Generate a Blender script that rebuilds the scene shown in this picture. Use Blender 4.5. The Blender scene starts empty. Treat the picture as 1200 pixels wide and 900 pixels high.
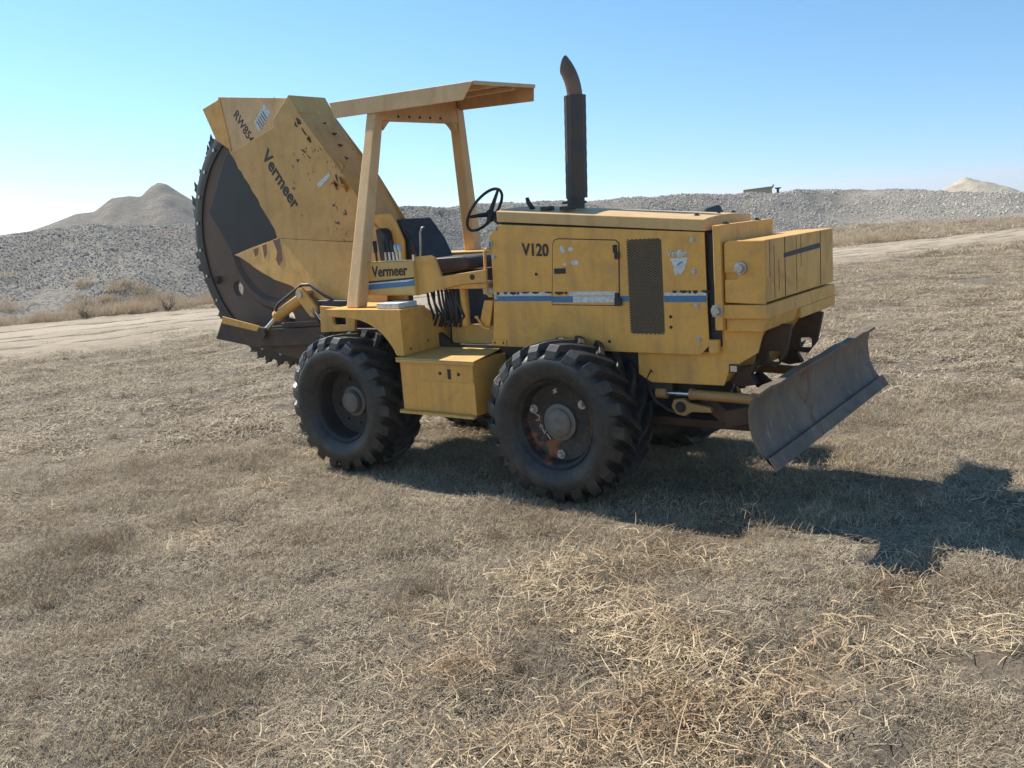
import bpy, bmesh, math, random
import numpy as np
from mathutils import Vector, Matrix, Quaternion
from mathutils.geometry import tessellate_polygon

random.seed(7); RNG = np.random.default_rng(7)
S = bpy.context.scene
COL = S.collection
PI = math.pi

# ------------------------------------------------------------------ camera
cam_d = bpy.data.cameras.new('camera'); cam = bpy.data.objects.new('camera', cam_d); COL.objects.link(cam)
CAM = Vector((3.744, -5.437, 2.126)); YAW, PITCH, ROLL, FOC = -.6456, -.1815, -.0720, 1087.6
fw = Vector((math.sin(YAW)*math.cos(PITCH), math.cos(YAW)*math.cos(PITCH), math.sin(PITCH)))
rt = Vector((math.cos(YAW), -math.sin(YAW), 0)); up = rt.cross(fw)
r2 = rt*math.cos(ROLL)+up*math.sin(ROLL); u2 = up*math.cos(ROLL)-rt*math.sin(ROLL)
cam.matrix_world = Matrix(((r2.x, u2.x, -fw.x, CAM.x), (r2.y, u2.y, -fw.y, CAM.y), (r2.z, u2.z, -fw.z, CAM.z), (0, 0, 0, 1)))
cam_d.sensor_width = 36; cam_d.lens = FOC/1200*36; cam_d.clip_start = .05; cam_d.clip_end = 8000
S.camera = cam
# ------------------------------------------------------------------ sky, sun, exposure
TO_SUN = Vector((-1.0, .10, .98)).normalized()
W = bpy.data.worlds.new('World'); S.world = W; W.use_nodes = True
nt = W.node_tree; nt.nodes.clear()
sky = nt.nodes.new('ShaderNodeTexSky'); sky.sky_type = 'NISHITA'; sky.sun_disc = False
# the field slopes: the scene's Z axis is the slope's normal, so the sky's own up leans a few degrees from it
SKY_PITCH = math.radians(-5.0)
Rw = Matrix((r2, u2, fw)); Rs = Matrix(((1, 0, 0), (0, -math.sin(SKY_PITCH), math.cos(SKY_PITCH)), (0, math.cos(SKY_PITCH), math.sin(SKY_PITCH))))
RSKY = Rs.transposed() @ Rw
sv = (RSKY @ TO_SUN).normalized()
sky.sun_elevation = math.asin(sv.z); sky.sun_rotation = math.atan2(sv.x, sv.y)
tcw = nt.nodes.new('ShaderNodeTexCoord'); mpw = nt.nodes.new('ShaderNodeMapping'); mpw.vector_type = 'POINT'; mpw.inputs['Rotation'].default_value = RSKY.to_euler('XYZ')
nt.links.new(tcw.outputs['Generated'], mpw.inputs[0]); nt.links.new(mpw.outputs[0], sky.inputs[0])
sky.air_density = 1.0; sky.dust_density = 0.0; sky.ozone_density = 2.6; sky.altitude = 100
bg = nt.nodes.new('ShaderNodeBackground'); bg.inputs['Strength'].default_value = .10
wo = nt.nodes.new('ShaderNodeOutputWorld')
hs = nt.nodes.new('ShaderNodeHueSaturation'); hs.inputs['Saturation'].default_value = 1.16; hs.inputs['Hue'].default_value = .492
nt.links.new(sky.outputs[0], hs.inputs['Color']); nt.links.new(hs.outputs[0], bg.inputs[0]); nt.links.new(bg.outputs[0], wo.inputs[0])
sun_d = bpy.data.lights.new('sun', 'SUN'); sun_d.energy = 5.0; sun_d.angle = math.radians(.53); sun_d.color = (1, .93, .82)
sun = bpy.data.objects.new('sun', sun_d); COL.objects.link(sun)
sun.rotation_euler = TO_SUN.to_track_quat('Z', 'Y').to_euler(); sun.location = TO_SUN*60
S.view_settings.view_transform = 'Standard'; S.view_settings.look = 'None'; S.view_settings.gamma = 1
S.view_settings.exposure = 0.85; S.view_settings.use_curve_mapping = False
S.render.engine = 'CYCLES'; S.cycles.max_bounces = 5; S.cycles.diffuse_bounces = 3; S.cycles.glossy_bounces = 3; S.cycles.transmission_bounces = 2

# ------------------------------------------------------------------ materials
MATS = {}
class NB:
    def __init__(s, name, rough=.6, metal=0., spec=.4):
        m = bpy.data.materials.new(name); m.use_nodes = True; s.m = m; s.t = m.node_tree
        s.p = s.t.nodes['Principled BSDF']; s.p.inputs['Roughness'].default_value = rough
        s.p.inputs['Metallic'].default_value = metal; s.p.inputs['Specular IOR Level'].default_value = spec
        s.tc = s.n('ShaderNodeTexCoord'); s.vec = s.tc.outputs['Object']; MATS[name] = m
    def n(s, typ, **kw):
        x = s.t.nodes.new(typ)
        for k, v in kw.items(): setattr(x, k, v)
        return x
    def l(s, a, b): s.t.links.new(a, b)
    def noise(s, scale, detail=4, rough=.55, vec=None, stretch=None, dist=0.):
        v = vec or s.vec
        if stretch:
            mp = s.n('ShaderNodeMapping'); mp.inputs['Scale'].default_value = stretch; s.l(v, mp.inputs[0]); v = mp.outputs[0]
        x = s.n('ShaderNodeTexNoise'); x.inputs['Scale'].default_value = scale; x.inputs['Detail'].default_value = detail
        x.inputs['Roughness'].default_value = rough; x.inputs['Distortion'].default_value = dist
        s.l(v, x.inputs['Vector']); return x.outputs['Fac']
    def ramp(s, fac, lo, hi, inv=False):
        x = s.n('ShaderNodeMapRange'); x.inputs['From Min'].default_value = lo; x.inputs['From Max'].default_value = hi
        if inv: x.inputs['To Min'].default_value = 1; x.inputs['To Max'].default_value = 0
        s.l(fac, x.inputs['Value']); return x.outputs[0]
    def math(s, op, a, b):
        x = s.n('ShaderNodeMath', operation=op)
        for i, v in enumerate((a, b)):
            if isinstance(v, (int, float)): x.inputs[i].default_value = v
            else: s.l(v, x.inputs[i])
        return x.outputs[0]
    def mix(s, fac, a, b):
        x = s.n('ShaderNodeMix', data_type='RGBA')
        if isinstance(fac, (int, float)): x.inputs['Factor'].default_value = fac
        else: s.l(fac, x.inputs['Factor'])
        for i, v in (('A', a), ('B', b)):
            sock = [k for k in x.inputs if k.name == i and k.type == 'RGBA'][0]
            if isinstance(v, tuple): sock.default_value = (*v, 1)
            else: s.l(v, sock)
        return [k for k in x.outputs if k.type == 'RGBA'][0]
    def base(s, c):
        if isinstance(c, tuple): s.p.inputs['Base Color'].default_value = (*c, 1)
        else: s.l(c, s.p.inputs['Base Color'])
    def bump(s, h, strength=.3, dist=.01):
        b = s.n('ShaderNodeBump'); b.inputs['Strength'].default_value = strength; b.inputs['Distance'].default_value = dist
        s.l(h, b.inputs['Height']); s.l(b.outputs[0], s.p.inputs['Normal'])

def paint(name, col=(.72, .375, .075), chip=.70, spots=.0, dirt=.5, rust=(.05, .027, .02), bias=None):
    b = NB(name, .48, 0, .45)
    big = b.noise(1.3, 5, .6, dist=.5); c = b.mix(b.ramp(big, .33, .68), col, tuple(v*k for v, k in zip(col, (.88, .84, .85))))
    mid = b.noise(4.2, 6, .65, dist=.8); c = b.mix(b.math('MULTIPLY', b.ramp(mid, .46, .70), .5*dirt), c, (.33, .20, .085))
    streak = b.noise(9, 6, .65, stretch=(1, 1, .09)); c = b.mix(b.math('MULTIPLY', b.ramp(streak, .50, .74), .55*dirt), c, (.30, .17, .07))
    fine = b.noise(34, 7, .7); c = b.mix(b.math('MULTIPLY', b.ramp(fine, .46, .72), .45*dirt), c, (.38, .26, .13))
    scr = b.ramp(b.noise(11, 4, .8, stretch=(.35, 1, 3.2), dist=1.2), .70, .725); c = b.mix(b.math('MULTIPLY', scr, .5), c, (.17, .105, .06))
    n1 = b.noise(15, 7, .68, dist=.5)
    if bias:
        sx_ = b.n('ShaderNodeSeparateXYZ'); b.l(b.vec, sx_.inputs[0]); g = b.n('ShaderNodeMapRange'); g.inputs['From Min'].default_value = bias[0]; g.inputs['From Max'].default_value = bias[1]; g.inputs['To Max'].default_value = bias[2]
        b.l(sx_.outputs[0], g.inputs['Value']); n1 = b.math('ADD', n1, b.math('MULTIPLY', g.outputs[0], b.ramp(b.noise(2.6, 4), .42, .62)))
    ch = b.ramp(n1, chip, chip+.015)
    if spots:
        ch2 = b.ramp(b.noise(7.5, 8, .7, dist=.6), spots, spots+.02); ch = b.math('MAXIMUM', ch, ch2)
    halo = b.ramp(n1, chip-.05, chip+.01); c = b.mix(b.math('MULTIPLY', halo, .35), c, (.22, .11, .05))
    c = b.mix(ch, c, rust); b.base(c)
    x = b.n('ShaderNodeMapRange'); x.inputs['To Min'].default_value = .40; x.inputs['To Max'].default_value = .72
    b.l(b.ramp(mid, .3, .75), x.inputs['Value']); b.l(x.outputs[0], b.p.inputs['Roughness'])
    b.bump(b.math('SUBTRACT', b.math('MULTIPLY', b.noise(5, 3), .5), b.math('MULTIPLY', ch, .3)), .35, .014)
    return b.m
def steel(name, a, c2, c3, rough=.55, scale=3, metal=.35, stretch=None, t2=(.6, .8)):
    b = NB(name, rough, metal, .4)
    c = b.mix(b.ramp(b.noise(scale, 6, .62, stretch=stretch, dist=.3), .38, .62), a, c2)
    c = b.mix(b.ramp(b.noise(scale*2.3, 7, .68, stretch=stretch), *t2), c, c3); b.base(c)
    b.bump(b.noise(40, 5), .25, .004); return b.m
def plain(name, col, rough=.6, metal=0., var=.25, scale=14, spec=.4):
    b = NB(name, rough, metal, spec)
    c = b.mix(b.math('MULTIPLY', b.ramp(b.noise(scale, 5), .4, .7), 1.), col, tuple(v*(1-var)+.06*var for v in col)); b.base(c)
    b.bump(b.noise(scale*4, 3), .15, .003); return b.m

paint('paint_yellow', chip=.715, dirt=.85)
paint('paint_yellow_worn', chip=.69, spots=.73, dirt=1.0)
paint('paint_yellow_rusty', col=(.62, .35, .10), chip=.69, dirt=.8, bias=(-3.9, -2.7, .13))
paint('paint_faded', col=(.58, .38, .16), chip=.72, dirt=.7)
paint('paint_canopy', col=(.66, .42, .20), chip=.75, dirt=.6)
paint('paint_cream', col=(.58, .37, .11), chip=.72, dirt=.8)
b = NB('blade_steel', .66, .0, .3)
c = b.mix(b.ramp(b.noise(2.6, 6, .62, dist=.4), .36, .64), (.19, .135, .095), (.11, .085, .068))
c = b.mix(b.ramp(b.noise(3.4, 7, .7, dist=.8), .56, .63), c, (.15, .07, .042))
c = b.mix(b.math('MULTIPLY', b.ramp(b.noise(26, 5, .7, stretch=(1, 1, .10)), .58, .70), .7), c, (.27, .25, .23))
c = b.mix(b.math('MULTIPLY', b.ramp(b.noise(14, 4, .7, stretch=(1, .25, 1), dist=.5), .62, .70), .5), c, (.05, .04, .035)); b.base(c)
b.bump(b.noise(30, 6, .7), .35, .006)
steel('disc_steel', (.13, .085, .062), (.085, .06, .05), (.17, .09, .055), .6, 1.6, .2)
steel('rust_steel', (.10, .06, .04), (.055, .04, .035), (.17, .08, .04), .7, 4, .2)
steel('dark_steel', (.030, .030, .034), (.045, .04, .038), (.09, .06, .045), .55, 5, .2)
steel('black_plate', (.016, .018, .024), (.024, .024, .028), (.05, .04, .035), .55, 4, 0)
steel('exhaust_steel', (.045, .05, .06), (.075, .055, .045), (.10, .055, .035), .5, 7, .4)
steel('exhaust_tip', (.20, .12, .085), (.13, .085, .065), (.07, .05, .045), .5, 8, .4)
plain('chrome', (.62, .62, .62), .25, .9, .3)
plain('bolt_metal', (.45, .45, .46), .35, .85, .4, 60)
plain('black_rubber', (.022, .022, .024), .55, 0, .3)
plain('vinyl_black', (.018, .016, .017), .5, 0, .4)
plain('vinyl_brown', (.075, .05, .04), .55, 0, .5, 25)
plain('decal_black', (.018, .018, .022), .5, 0, .1)
plain('decal_blue', (.045, .17, .36), .4, 0, .35, 30)
plain('decal_white', (.58, .62, .64), .45, 0, .4, 40)
plain('stain_red', (.20, .085, .05), .7, 0, .5, 20)
plain('chalk', (.6, .6, .58), .8, 0, .2)
plain('mesh_strand', (.15, .105, .065), .7, 0, .4, 30)
paint('paint_grimy', col=(.38, .21, .06), chip=.68, dirt=1.2)
plain('hub_grey', (.15, .14, .13), .6, .1, .5, 20)
plain('tank_tan', (.40, .28, .17), .7, 0, .3)
plain('lid_dark', (.04, .05, .055), .6, 0, .3)

b = NB('tyre_rubber', .48, 0, .45)
c = b.mix(b.ramp(b.noise(5, 6, .65), .42, .66), (.012, .013, .015), (.030, .030, .031))
dust = b.ramp(b.noise(9, 8, .72, dist=.8), .46, .74); c = b.mix(b.math('MULTIPLY', dust, .26), c, (.17, .14, .11)); b.base(c)
b.bump(b.noise(60, 5, .7), .5, .004)
b = NB('rim_black', .5, .1, .4)
pos = b.noise(4.5, 6, .6, dist=.6)
c = b.mix(b.ramp(pos, .58, .64), (.018, .017, .018), (.20, .058, .022))
c = b.mix(b.math('MULTIPLY', b.ramp(b.noise(22, 6), .5, .75), .5), c, (.10, .08, .065)); b.base(c); b.bump(b.noise(40, 4), .3, .004)
steel('rim_dark', (.016, .015, .016), (.03, .026, .024), (.075, .06, .05), .6, 6, 0)

# soil, road, grass, stone
b = NB('soil', .95, 0, .1)
geo = b.n('ShaderNodeNewGeometry'); b.vec = geo.outputs['Position']
c = b.mix(b.ramp(b.noise(.22, 5), .38, .62), (.18, .145, .105), (.13, .105, .08))
c = b.mix(b.ramp(b.noise(2.2, 6, .65), .42, .66), c, (.28, .235, .175))
c = b.mix(b.math('MULTIPLY', b.ramp(b.noise(26, 7, .7), .45, .65), .75), c, (.085, .068, .052))
c = b.mix(b.ramp(b.noise(70, 4, .7), .62, .72), c, (.36, .31, .24)); b.base(c)
b.bump(b.math('ADD', b.noise(11, 8, .7), b.math('MULTIPLY', b.noise(60, 5, .7), .5)), .9, .04)
b = NB('caliche_road', .95, 0, .1)
geo = b.n('ShaderNodeNewGeometry'); b.vec = geo.outputs['Position']
rotm = b.n('ShaderNodeMapping'); rotm.inputs['Rotation'].default_value = (0, 0, math.radians(-58)); b.l(b.vec, rotm.inputs[0])
c = b.mix(b.ramp(b.noise(.9, 5, .6, vec=rotm.outputs[0], stretch=(.16, 1.3, 1)), .36, .66), (.40, .335, .25), (.32, .265, .20))
c = b.mix(b.ramp(b.noise(5, 7, .7), .5, .72), c, (.31, .265, .205))
c = b.mix(b.ramp(b.noise(26, 4, .7), .66, .74), c, (.48, .43, .35))
at = b.n('ShaderNodeAttribute', attribute_name='edge'); ef = b.math('ADD', at.outputs['Fac'], b.math('MULTIPLY', b.math('SUBTRACT', b.noise(1.6, 7, .7), .5), 1.6))
so = b.mix(b.ramp(b.noise(2.2, 6, .65), .42, .66), (.25, .205, .15), (.33, .27, .20)); c = b.mix(b.ramp(ef, .15, .75), so, c); b.base(c)
b.bump(b.noise(9, 8, .7), .8, .05)
def grass_mat(name, a, b2, c3, dark):
    b = NB(name, .75, 0, .25)
    g = b.n('ShaderNodeNewGeometry'); oi = b.n('ShaderNodeObjectInfo')
    c = b.mix(g.outputs['Random Per Island'], a, b2)
    c = b.mix(b.math('MULTIPLY', oi.outputs['Random'], .6), c, c3)
    c = b.mix(b.ramp(b.noise(1.1, 6, .68, vec=g.outputs['Position']), .46, .64), c, dark)
    wn = b.n('ShaderNodeTexWhiteNoise', noise_dimensions='1D'); b.l(g.outputs['Random Per Island'], wn.inputs['W'])
    c = b.mix(b.ramp(wn.outputs['Value'], .90, .92), c, (.56, .48, .34))
    b.base(c)
    tr = b.n('ShaderNodeBsdfTranslucent'); b.l(c, tr.inputs[0]); ms = b.n('ShaderNodeMixShader'); ms.inputs[0].default_value = .22
    out = b.t.nodes['Material Output']; b.l(b.p.outputs[0], ms.inputs[1]); b.l(tr.outputs[0], ms.inputs[2]); b.l(ms.outputs[0], out.inputs[0])
    return b.m
grass_mat('dry_grass', (.62, .52, .375), (.21, .17, .12), (.48, .395, .285), (.24, .18, .115))
grass_mat('straw', (.68, .55, .36), (.42, .31, .19), (.56, .45, .30), (.36, .25, .15))
grass_mat('tuft_grass', (.26, .20, .13), (.20, .165, .115), (.30, .21, .13), (.16, .115, .075))
grass_mat('fringe_grass', (.54, .42, .27), (.42, .33, .22), (.48, .38, .26), (.36, .27, .18))
plain('stone_white', (.55, .53, .49), .8, 0, .2)
b = NB('field_stone', .85, 0, .2)
oi = b.n('ShaderNodeObjectInfo'); c = b.mix(oi.outputs['Random'], (.60, .56, .49), (.40, .375, .34))
c = b.mix(b.ramp(b.noise(3, 5), .5, .7), c, (.42, .36, .29)); b.base(c); b.bump(b.noise(6, 5), .5, .05)
b = NB('bank_soil', .95, 0, .1)
geo = b.n('ShaderNodeNewGeometry'); b.vec = geo.outputs['Position']
c = b.mix(b.ramp(b.noise(.35, 5), .4, .62), (.31, .28, .24), (.24, .215, .185))
c = b.mix(b.ramp(b.noise(7, 6, .7), .46, .6), c, (.16, .145, .125)); b.base(c); b.bump(b.noise(6, 7, .7), 1., .12)
b = NB('hill_earth', .95, 0, .1)
geo = b.n('ShaderNodeNewGeometry'); b.vec = geo.outputs['Position']
c = b.mix(b.ramp(b.noise(.05, 6, .6), .4, .62), (.26, .215, .165), (.18, .15, .12))
c = b.mix(b.ramp(b.noise(.5, 7, .7), .48, .66), c, (.17, .145, .115)); b.base(c); b.bump(b.noise(.6, 8, .7), 1., 2.2)
b = NB('pile_gravel', .95, 0, .1)
geo = b.n('ShaderNodeNewGeometry'); b.vec = geo.outputs['Position']
c = b.mix(b.ramp(b.noise(.9, 6, .6), .4, .62), (.44, .385, .31), (.34, .30, .25)); b.base(c); b.bump(b.noise(3, 8, .7), .9, .15)
plain('far_scrub', (.07, .075, .07), .9, 0, .3)
plain('twig', (.16, .12, .085), .9, 0, .3)

# ------------------------------------------------------------------ mesh helpers
class MB:
    def __init__(s): s.v = []; s.f = []
    def add(s, vs, fs):
        o = len(s.v); s.v += [tuple(v) for v in vs]; s.f += [tuple(i+o for i in f) for f in fs]; return s
    def box(s, x0, x1, y0, y1, z0, z1):
        return s.add([(x, y, z) for x in (x0, x1) for y in (y0, y1) for z in (z0, z1)],
                     [(0, 1, 3, 2), (4, 6, 7, 5), (0, 4, 5, 1), (2, 3, 7, 6), (0, 2, 6, 4), (1, 5, 7, 3)])
    def hull8(s, a, b):      # two quads a, b (same order) joined into a closed block
        return s.add(list(a)+list(b), [(3, 2, 1, 0), (4, 5, 6, 7)]+[(i, (i+1) % 4, (i+1) % 4+4, i+4) for i in range(4)])
    def prism(s, loops, mp, d0, d1):
        """loops: outer polygon + holes in 2D; mp(u,v,d) -> 3D"""
        flat = [p for l in loops for p in l]; n = len(flat)
        tris = tessellate_polygon([[Vector((p[0], p[1], 0)) for p in l] for l in loops])
        if len(loops) == 1: tris = tris
        vs = [mp(p[0], p[1], d0) for p in flat]+[mp(p[0], p[1], d1) for p in flat]
        fs = [tuple(t) for t in tris]+[tuple(i+n for i in reversed(t)) for t in tris]
        o = 0
        for l in loops:
            m = len(l)
            for i in range(m): a, b_ = o+i, o+(i+1) % m; fs.append((a, b_, b_+n, a+n))
            o += m
        return s.add(vs, fs)
    def plate(s, poly, y0, y1, holes=()): return s.prism([list(poly)]+[list(h) for h in holes], lambda u, v, d: (u, d, v), y0, y1)
    def platex(s, poly, x0, x1, holes=()): return s.prism([list(poly)]+[list(h) for h in holes], lambda u, v, d: (d, u, v), x0, x1)
    def platez(s, poly, z0, z1, holes=()): return s.prism([list(poly)]+[list(h) for h in holes], lambda u, v, d: (u, v, d), z0, z1)
    def tube(s, path, r, n=12, cap=True):
        P = [Vector(p) for p in path]; R = r if isinstance(r, (list, tuple)) else [r]*len(P)
        t0 = (P[1]-P[0]).normalized(); a = t0.orthogonal().normalized(); vs = []; fs = []
        for i, p in enumerate(P):
            t = ((P[min(i+1, len(P)-1)]-P[max(i-1, 0)])).normalized()
            a = (a-t*a.dot(t)).normalized(); bb = t.cross(a)
            vs += [p+(a*math.cos(2*PI*k/n)+bb*math.sin(2*PI*k/n))*R[i] for k in range(n)]
        for i in range(len(P)-1):
            fs += [(i*n+k, i*n+(k+1) % n, (i+1)*n+(k+1) % n, (i+1)*n+k) for k in range(n)]
        if cap: fs += [tuple(range(n-1, -1, -1)), tuple((len(P)-1)*n+k for k in range(n))]
        return s.add(vs, fs)
    def bar(s, a, b_, w, h, upv=(0, 0, 1)):
        a, b_ = Vector(a), Vector(b_); t = (b_-a).normalized(); sd = t.cross(Vector(upv)).normalized()*w/2; u = sd.cross(t).normalized()*h/2
        q = lambda p: [p-sd-u, p+sd-u, p+sd+u, p-sd+u]
        return s.hull8(q(a), q(b_))
    def lathe(s, prof, n=48, closed=False):
        """profile (r, y) about the Y axis through the origin"""
        m = len(prof); vs = []; fs = []
        for k in range(n):
            a = 2*PI*k/n; vs += [(r*math.cos(a), y, r*math.sin(a)) for r, y in prof]
        for k in range(n):
            k2 = (k+1) % n
            for i in range(m if closed else m-1):
                j = (i+1) % m; fs.append((k*m+i, k*m+j, k2*m+j, k2*m+i))
        return s.add(vs, fs)
    def build(s, name, mat, parent=None, bevel=0., smooth=False, loc=None, rot=None, seg=2, auto=None):
        me = bpy.data.meshes.new(name); me.from_pydata(s.v, [], s.f); me.update()
        bm = bmesh.new(); bm.from_mesh(me); bmesh.ops.recalc_face_normals(bm, faces=bm.faces); bm.to_mesh(me); bm.free()
        me.materials.append(MATS[mat]); o = bpy.data.objects.new(name, me); COL.objects.link(o)
        if parent: o.parent = parent
        if loc: o.location = loc
        if rot: o.rotation_euler = rot
        if smooth: me.polygons.foreach_set('use_smooth', [True]*len(me.polygons))
        if smooth and auto: me.set_sharp_from_angle(angle=math.radians(auto))
        if bevel:
            md = o.modifiers.new('bevel', 'BEVEL'); md.width = bevel; md.segments = seg; md.limit_method = 'ANGLE'; md.angle_limit = math.radians(35)
        return o
def empty(name, parent=None, loc=(0, 0, 0)):
    o = bpy.data.objects.new(name, None); COL.objects.link(o); o.location = loc; o.empty_display_size = .2
    if parent: o.parent = parent
    return o
def tag(o, label=None, cat=None, group=None, kind=None):
    for k, v in (('label', label), ('category', cat), ('group', group), ('kind', kind)):
        if v: o[k] = v
    return o
def copy_tree(o, parent=None):
    c = o.copy(); COL.objects.link(c); c.parent = parent
    for ch in list(o.children): copy_tree(ch, c)
    return c
def arc(cx, cy, r, a0, a1, n): return [(cx+r*math.cos(math.radians(a0+(a1-a0)*i/n)), cy+r*math.sin(math.radians(a0+(a1-a0)*i/n))) for i in range(n+1)]
def circ(cx, cy, r, n=20): return [(cx+r*math.cos(2*PI*i/n), cy+r*math.sin(2*PI*i/n)) for i in range(n)]
def rrect(x0, x1, z0, z1, r, n=4):
    return arc(x1-r, z1-r, r, 0, 90, n)+arc(x0+r, z1-r, r, 90, 180, n)+arc(x0+r, z0+r, r, 180, 270, n)+arc(x1-r, z0+r, r, 270, 360, n)
def lettering(text, origin, right, upv, size, mat, parent, width=None, bold=.012, shear=0., depth=.0015):
    cu = bpy.data.curves.new('lettering', 'FONT'); cu.body = text; cu.size = 1; cu.offset = bold; cu.extrude = depth/size; cu.shear = shear; cu.resolution_u = 4
    o = bpy.data.objects.new('lettering_source', cu); COL.objects.link(o)
    bpy.context.view_layer.update(); dg = bpy.context.evaluated_depsgraph_get()
    me = bpy.data.meshes.new_from_object(o.evaluated_get(dg)); bpy.data.objects.remove(o); me.name = 'lettering'
    xs = [v.co.x for v in me.vertices]; x0, w = min(xs), max(xs)-min(xs)
    right = Vector(right).normalized(); upv = Vector(upv).normalized(); nrm = right.cross(upv); sx = (width/w) if width else size
    for v in me.vertices:
        c = v.co.copy(); v.co = Vector(origin)+right*(c.x-x0)*sx+upv*c.y*size+nrm*c.z*size
    me.materials.clear(); me.materials.append(MATS[mat])
    ob = bpy.data.objects.new('lettering', me); COL.objects.link(ob); ob.parent = parent; return ob

# value noise in numpy
def vnoise(x, y, seed=0):
    def h(i, j):
        n = (i.astype(np.int64)*374761393+j.astype(np.int64)*668265263+seed*974634777) & 0xffffffff
        n = ((n ^ (n >> 13))*1274126177) & 0xffffffff; n = n ^ (n >> 16); return (n & 0xffff)/65535.
    xi, yi = np.floor(x), np.floor(y); fx, fy = x-xi, y-yi; fx = fx*fx*(3-2*fx); fy = fy*fy*(3-2*fy)
    return (h(xi, yi)*(1-fx)+h(xi+1, yi)*fx)*(1-fy)+(h(xi, yi+1)*(1-fx)+h(xi+1, yi+1)*fx)*fy
def fbm(x, y, o=4, seed=0):
    s = 0; a = .5; f = 1.
    for k in range(o): s = s+a*(vnoise(x*f+k*17.3, y*f-k*9.1, seed+k)-.5); a *= .5; f *= 2.03
    return s
sstep = lambda a, b_, x: (lambda t: t*t*(3-2*t))(np.clip((x-a)/(b_-a), 0, 1))
def ground_h(x, y):
    x = np.asarray(x, float); y = np.asarray(y, float)
    d = np.hypot(x+1, y-1); sidew = (x-CAM.x)*.8+(y-CAM.y)*.6
    near = (.10*fbm(x*.7, y*.7, 3, 3)+.09*fbm(x*1.7, y*1.7, 2, 4)+.11*fbm(x*3.6, y*3.6, 3, 5)*sstep(0, 4, 16-np.hypot(x-3, y+4)))*(1-sstep(30, 80, d))
    pad = 1-sstep(.2, 1.1, np.maximum(np.abs(x+1.1)-1.6, np.abs(y-1)-1.2))
    far = -.045*np.logaddexp(0, sidew/6)*6*sstep(48, 130, d)
    return near*(1-.85*pad)-.012+far

# ------------------------------------------------------------------ setting: ground, road, bank, hills
def grid_obj(name, X, Y, Z, mat, smooth=True):
    n, m = X.shape; v = np.stack([X, Y, Z], -1).reshape(-1, 3)
    idx = np.arange(n*m).reshape(n, m); f = np.stack([idx[:-1, :-1], idx[1:, :-1], idx[1:, 1:], idx[:-1, 1:]], -1).reshape(-1, 4)
    me = bpy.data.meshes.new(name); me.from_pydata(v.tolist(), [], f.tolist()); me.update()
    if me.polygons[0].normal.z < 0: me.flip_normals()
    me.materials.append(MATS[mat]); me.polygons.foreach_set('use_smooth', [smooth]*len(me.polygons))
    o = bpy.data.objects.new(name, me); COL.objects.link(o); return o
t = np.linspace(-1, 1, 560); sp = np.sign(t)*(np.abs(t)*14+np.expm1(np.abs(t)*9)/np.expm1(9)*3500)
gx, gy = np.meshgrid(sp+1.0, sp-1.0, indexing='ij')
tag(grid_obj('ground', gx, gy, ground_h(gx, gy), 'soil'), kind='structure')

FAR_E = [(-52, -34), (-36, -12), (-23.2, 6.8), (-20.1, 11.3), (-13.4, 21.6), (-7.4, 29.8), (-2.3, 38.8), (6, 55), (20, 80)]
NEAR_E = [(-42, -42), (-27, -17), (-14.8, 2.9), (-13.3, 6.7), (-8.9, 14.6), (-4.6, 21.9), (-1.1, 30), (7, 48), (24, 78)]
def poly_at(pts, t): # catmull
    n = len(pts)-1; i = min(int(t*n), n-1); f = t*n-i; p = [np.array(pts[max(0, min(n, i+k))], float) for k in (-1, 0, 1, 2)]
    return .5*((2*p[1])+(-p[0]+p[2])*f+(2*p[0]-5*p[1]+4*p[2]-p[3])*f*f+(-p[0]+3*p[1]-3*p[2]+p[3])*f**3)
N = 220; M = 44
RX = np.zeros((N, M)); RY = np.zeros((N, M))
for i in range(N):
    a, c_ = poly_at(NEAR_E, i/(N-1)), poly_at(FAR_E, i/(N-1))
    e0 = .09*math.sin(i*1.7)+.12*math.sin(i*.61+1); e1 = .09*math.sin(i*1.3+2)+.12*math.sin(i*.5)
    for j in range(M):
        f = (j/(M-1))*(1+.05*(e1-e0))+.06*e0; RX[i, j], RY[i, j] = a+(c_-a)*f
RD = np.array([0, .6]+[1]*(M-4)+[.6, 0])
fj = (np.arange(M)/(M-1))[None]+.012*np.sin(np.arange(N)*.13)[:, None]; rut = sum(np.exp(-((fj-c_)/.028)**2) for c_ in (.30, .50, .62, .82))
RZ = ground_h(RX, RY)+.03-.05*rut+.05*fbm(RX*2.2, RY*2.2, 3, 9); RZ[:, 0] = RZ[:, -1] = -1; RZ[:, 0] = ground_h(RX[:, 0], RY[:, 0])-.03; RZ[:, -1] = ground_h(RX[:, -1], RY[:, -1])-.03
road = tag(grid_obj('dirt_road', RX, RY, RZ, 'caliche_road'), kind='structure')
ea = road.data.attributes.new('edge', 'FLOAT', 'POINT'); jj = np.arange(M)/(M-1); ea.data.foreach_set('value', np.tile(np.clip(np.minimum(jj*1.35, (1-jj)*4.0), 0, 1), N).astype(np.float32))
ROAD_N = np.array([poly_at(NEAR_E, k/80) for k in range(81)]); ROAD_F = np.array([poly_at(FAR_E, k/80) for k in range(81)])
def side_of(poly, x, y):       # signed: >0 on the far (left) side of the polyline
    d2 = (x[:, None]-poly[None, :-1, 0])**2+(y[:, None]-poly[None, :-1, 1])**2; k = d2.argmin(1)
    tx = poly[k+1, 0]-poly[k, 0]; ty = poly[k+1, 1]-poly[k, 1]; L = np.hypot(tx, ty)
    return (tx*(y-poly[k, 1])-ty*(x-poly[k, 0]))/L

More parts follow.
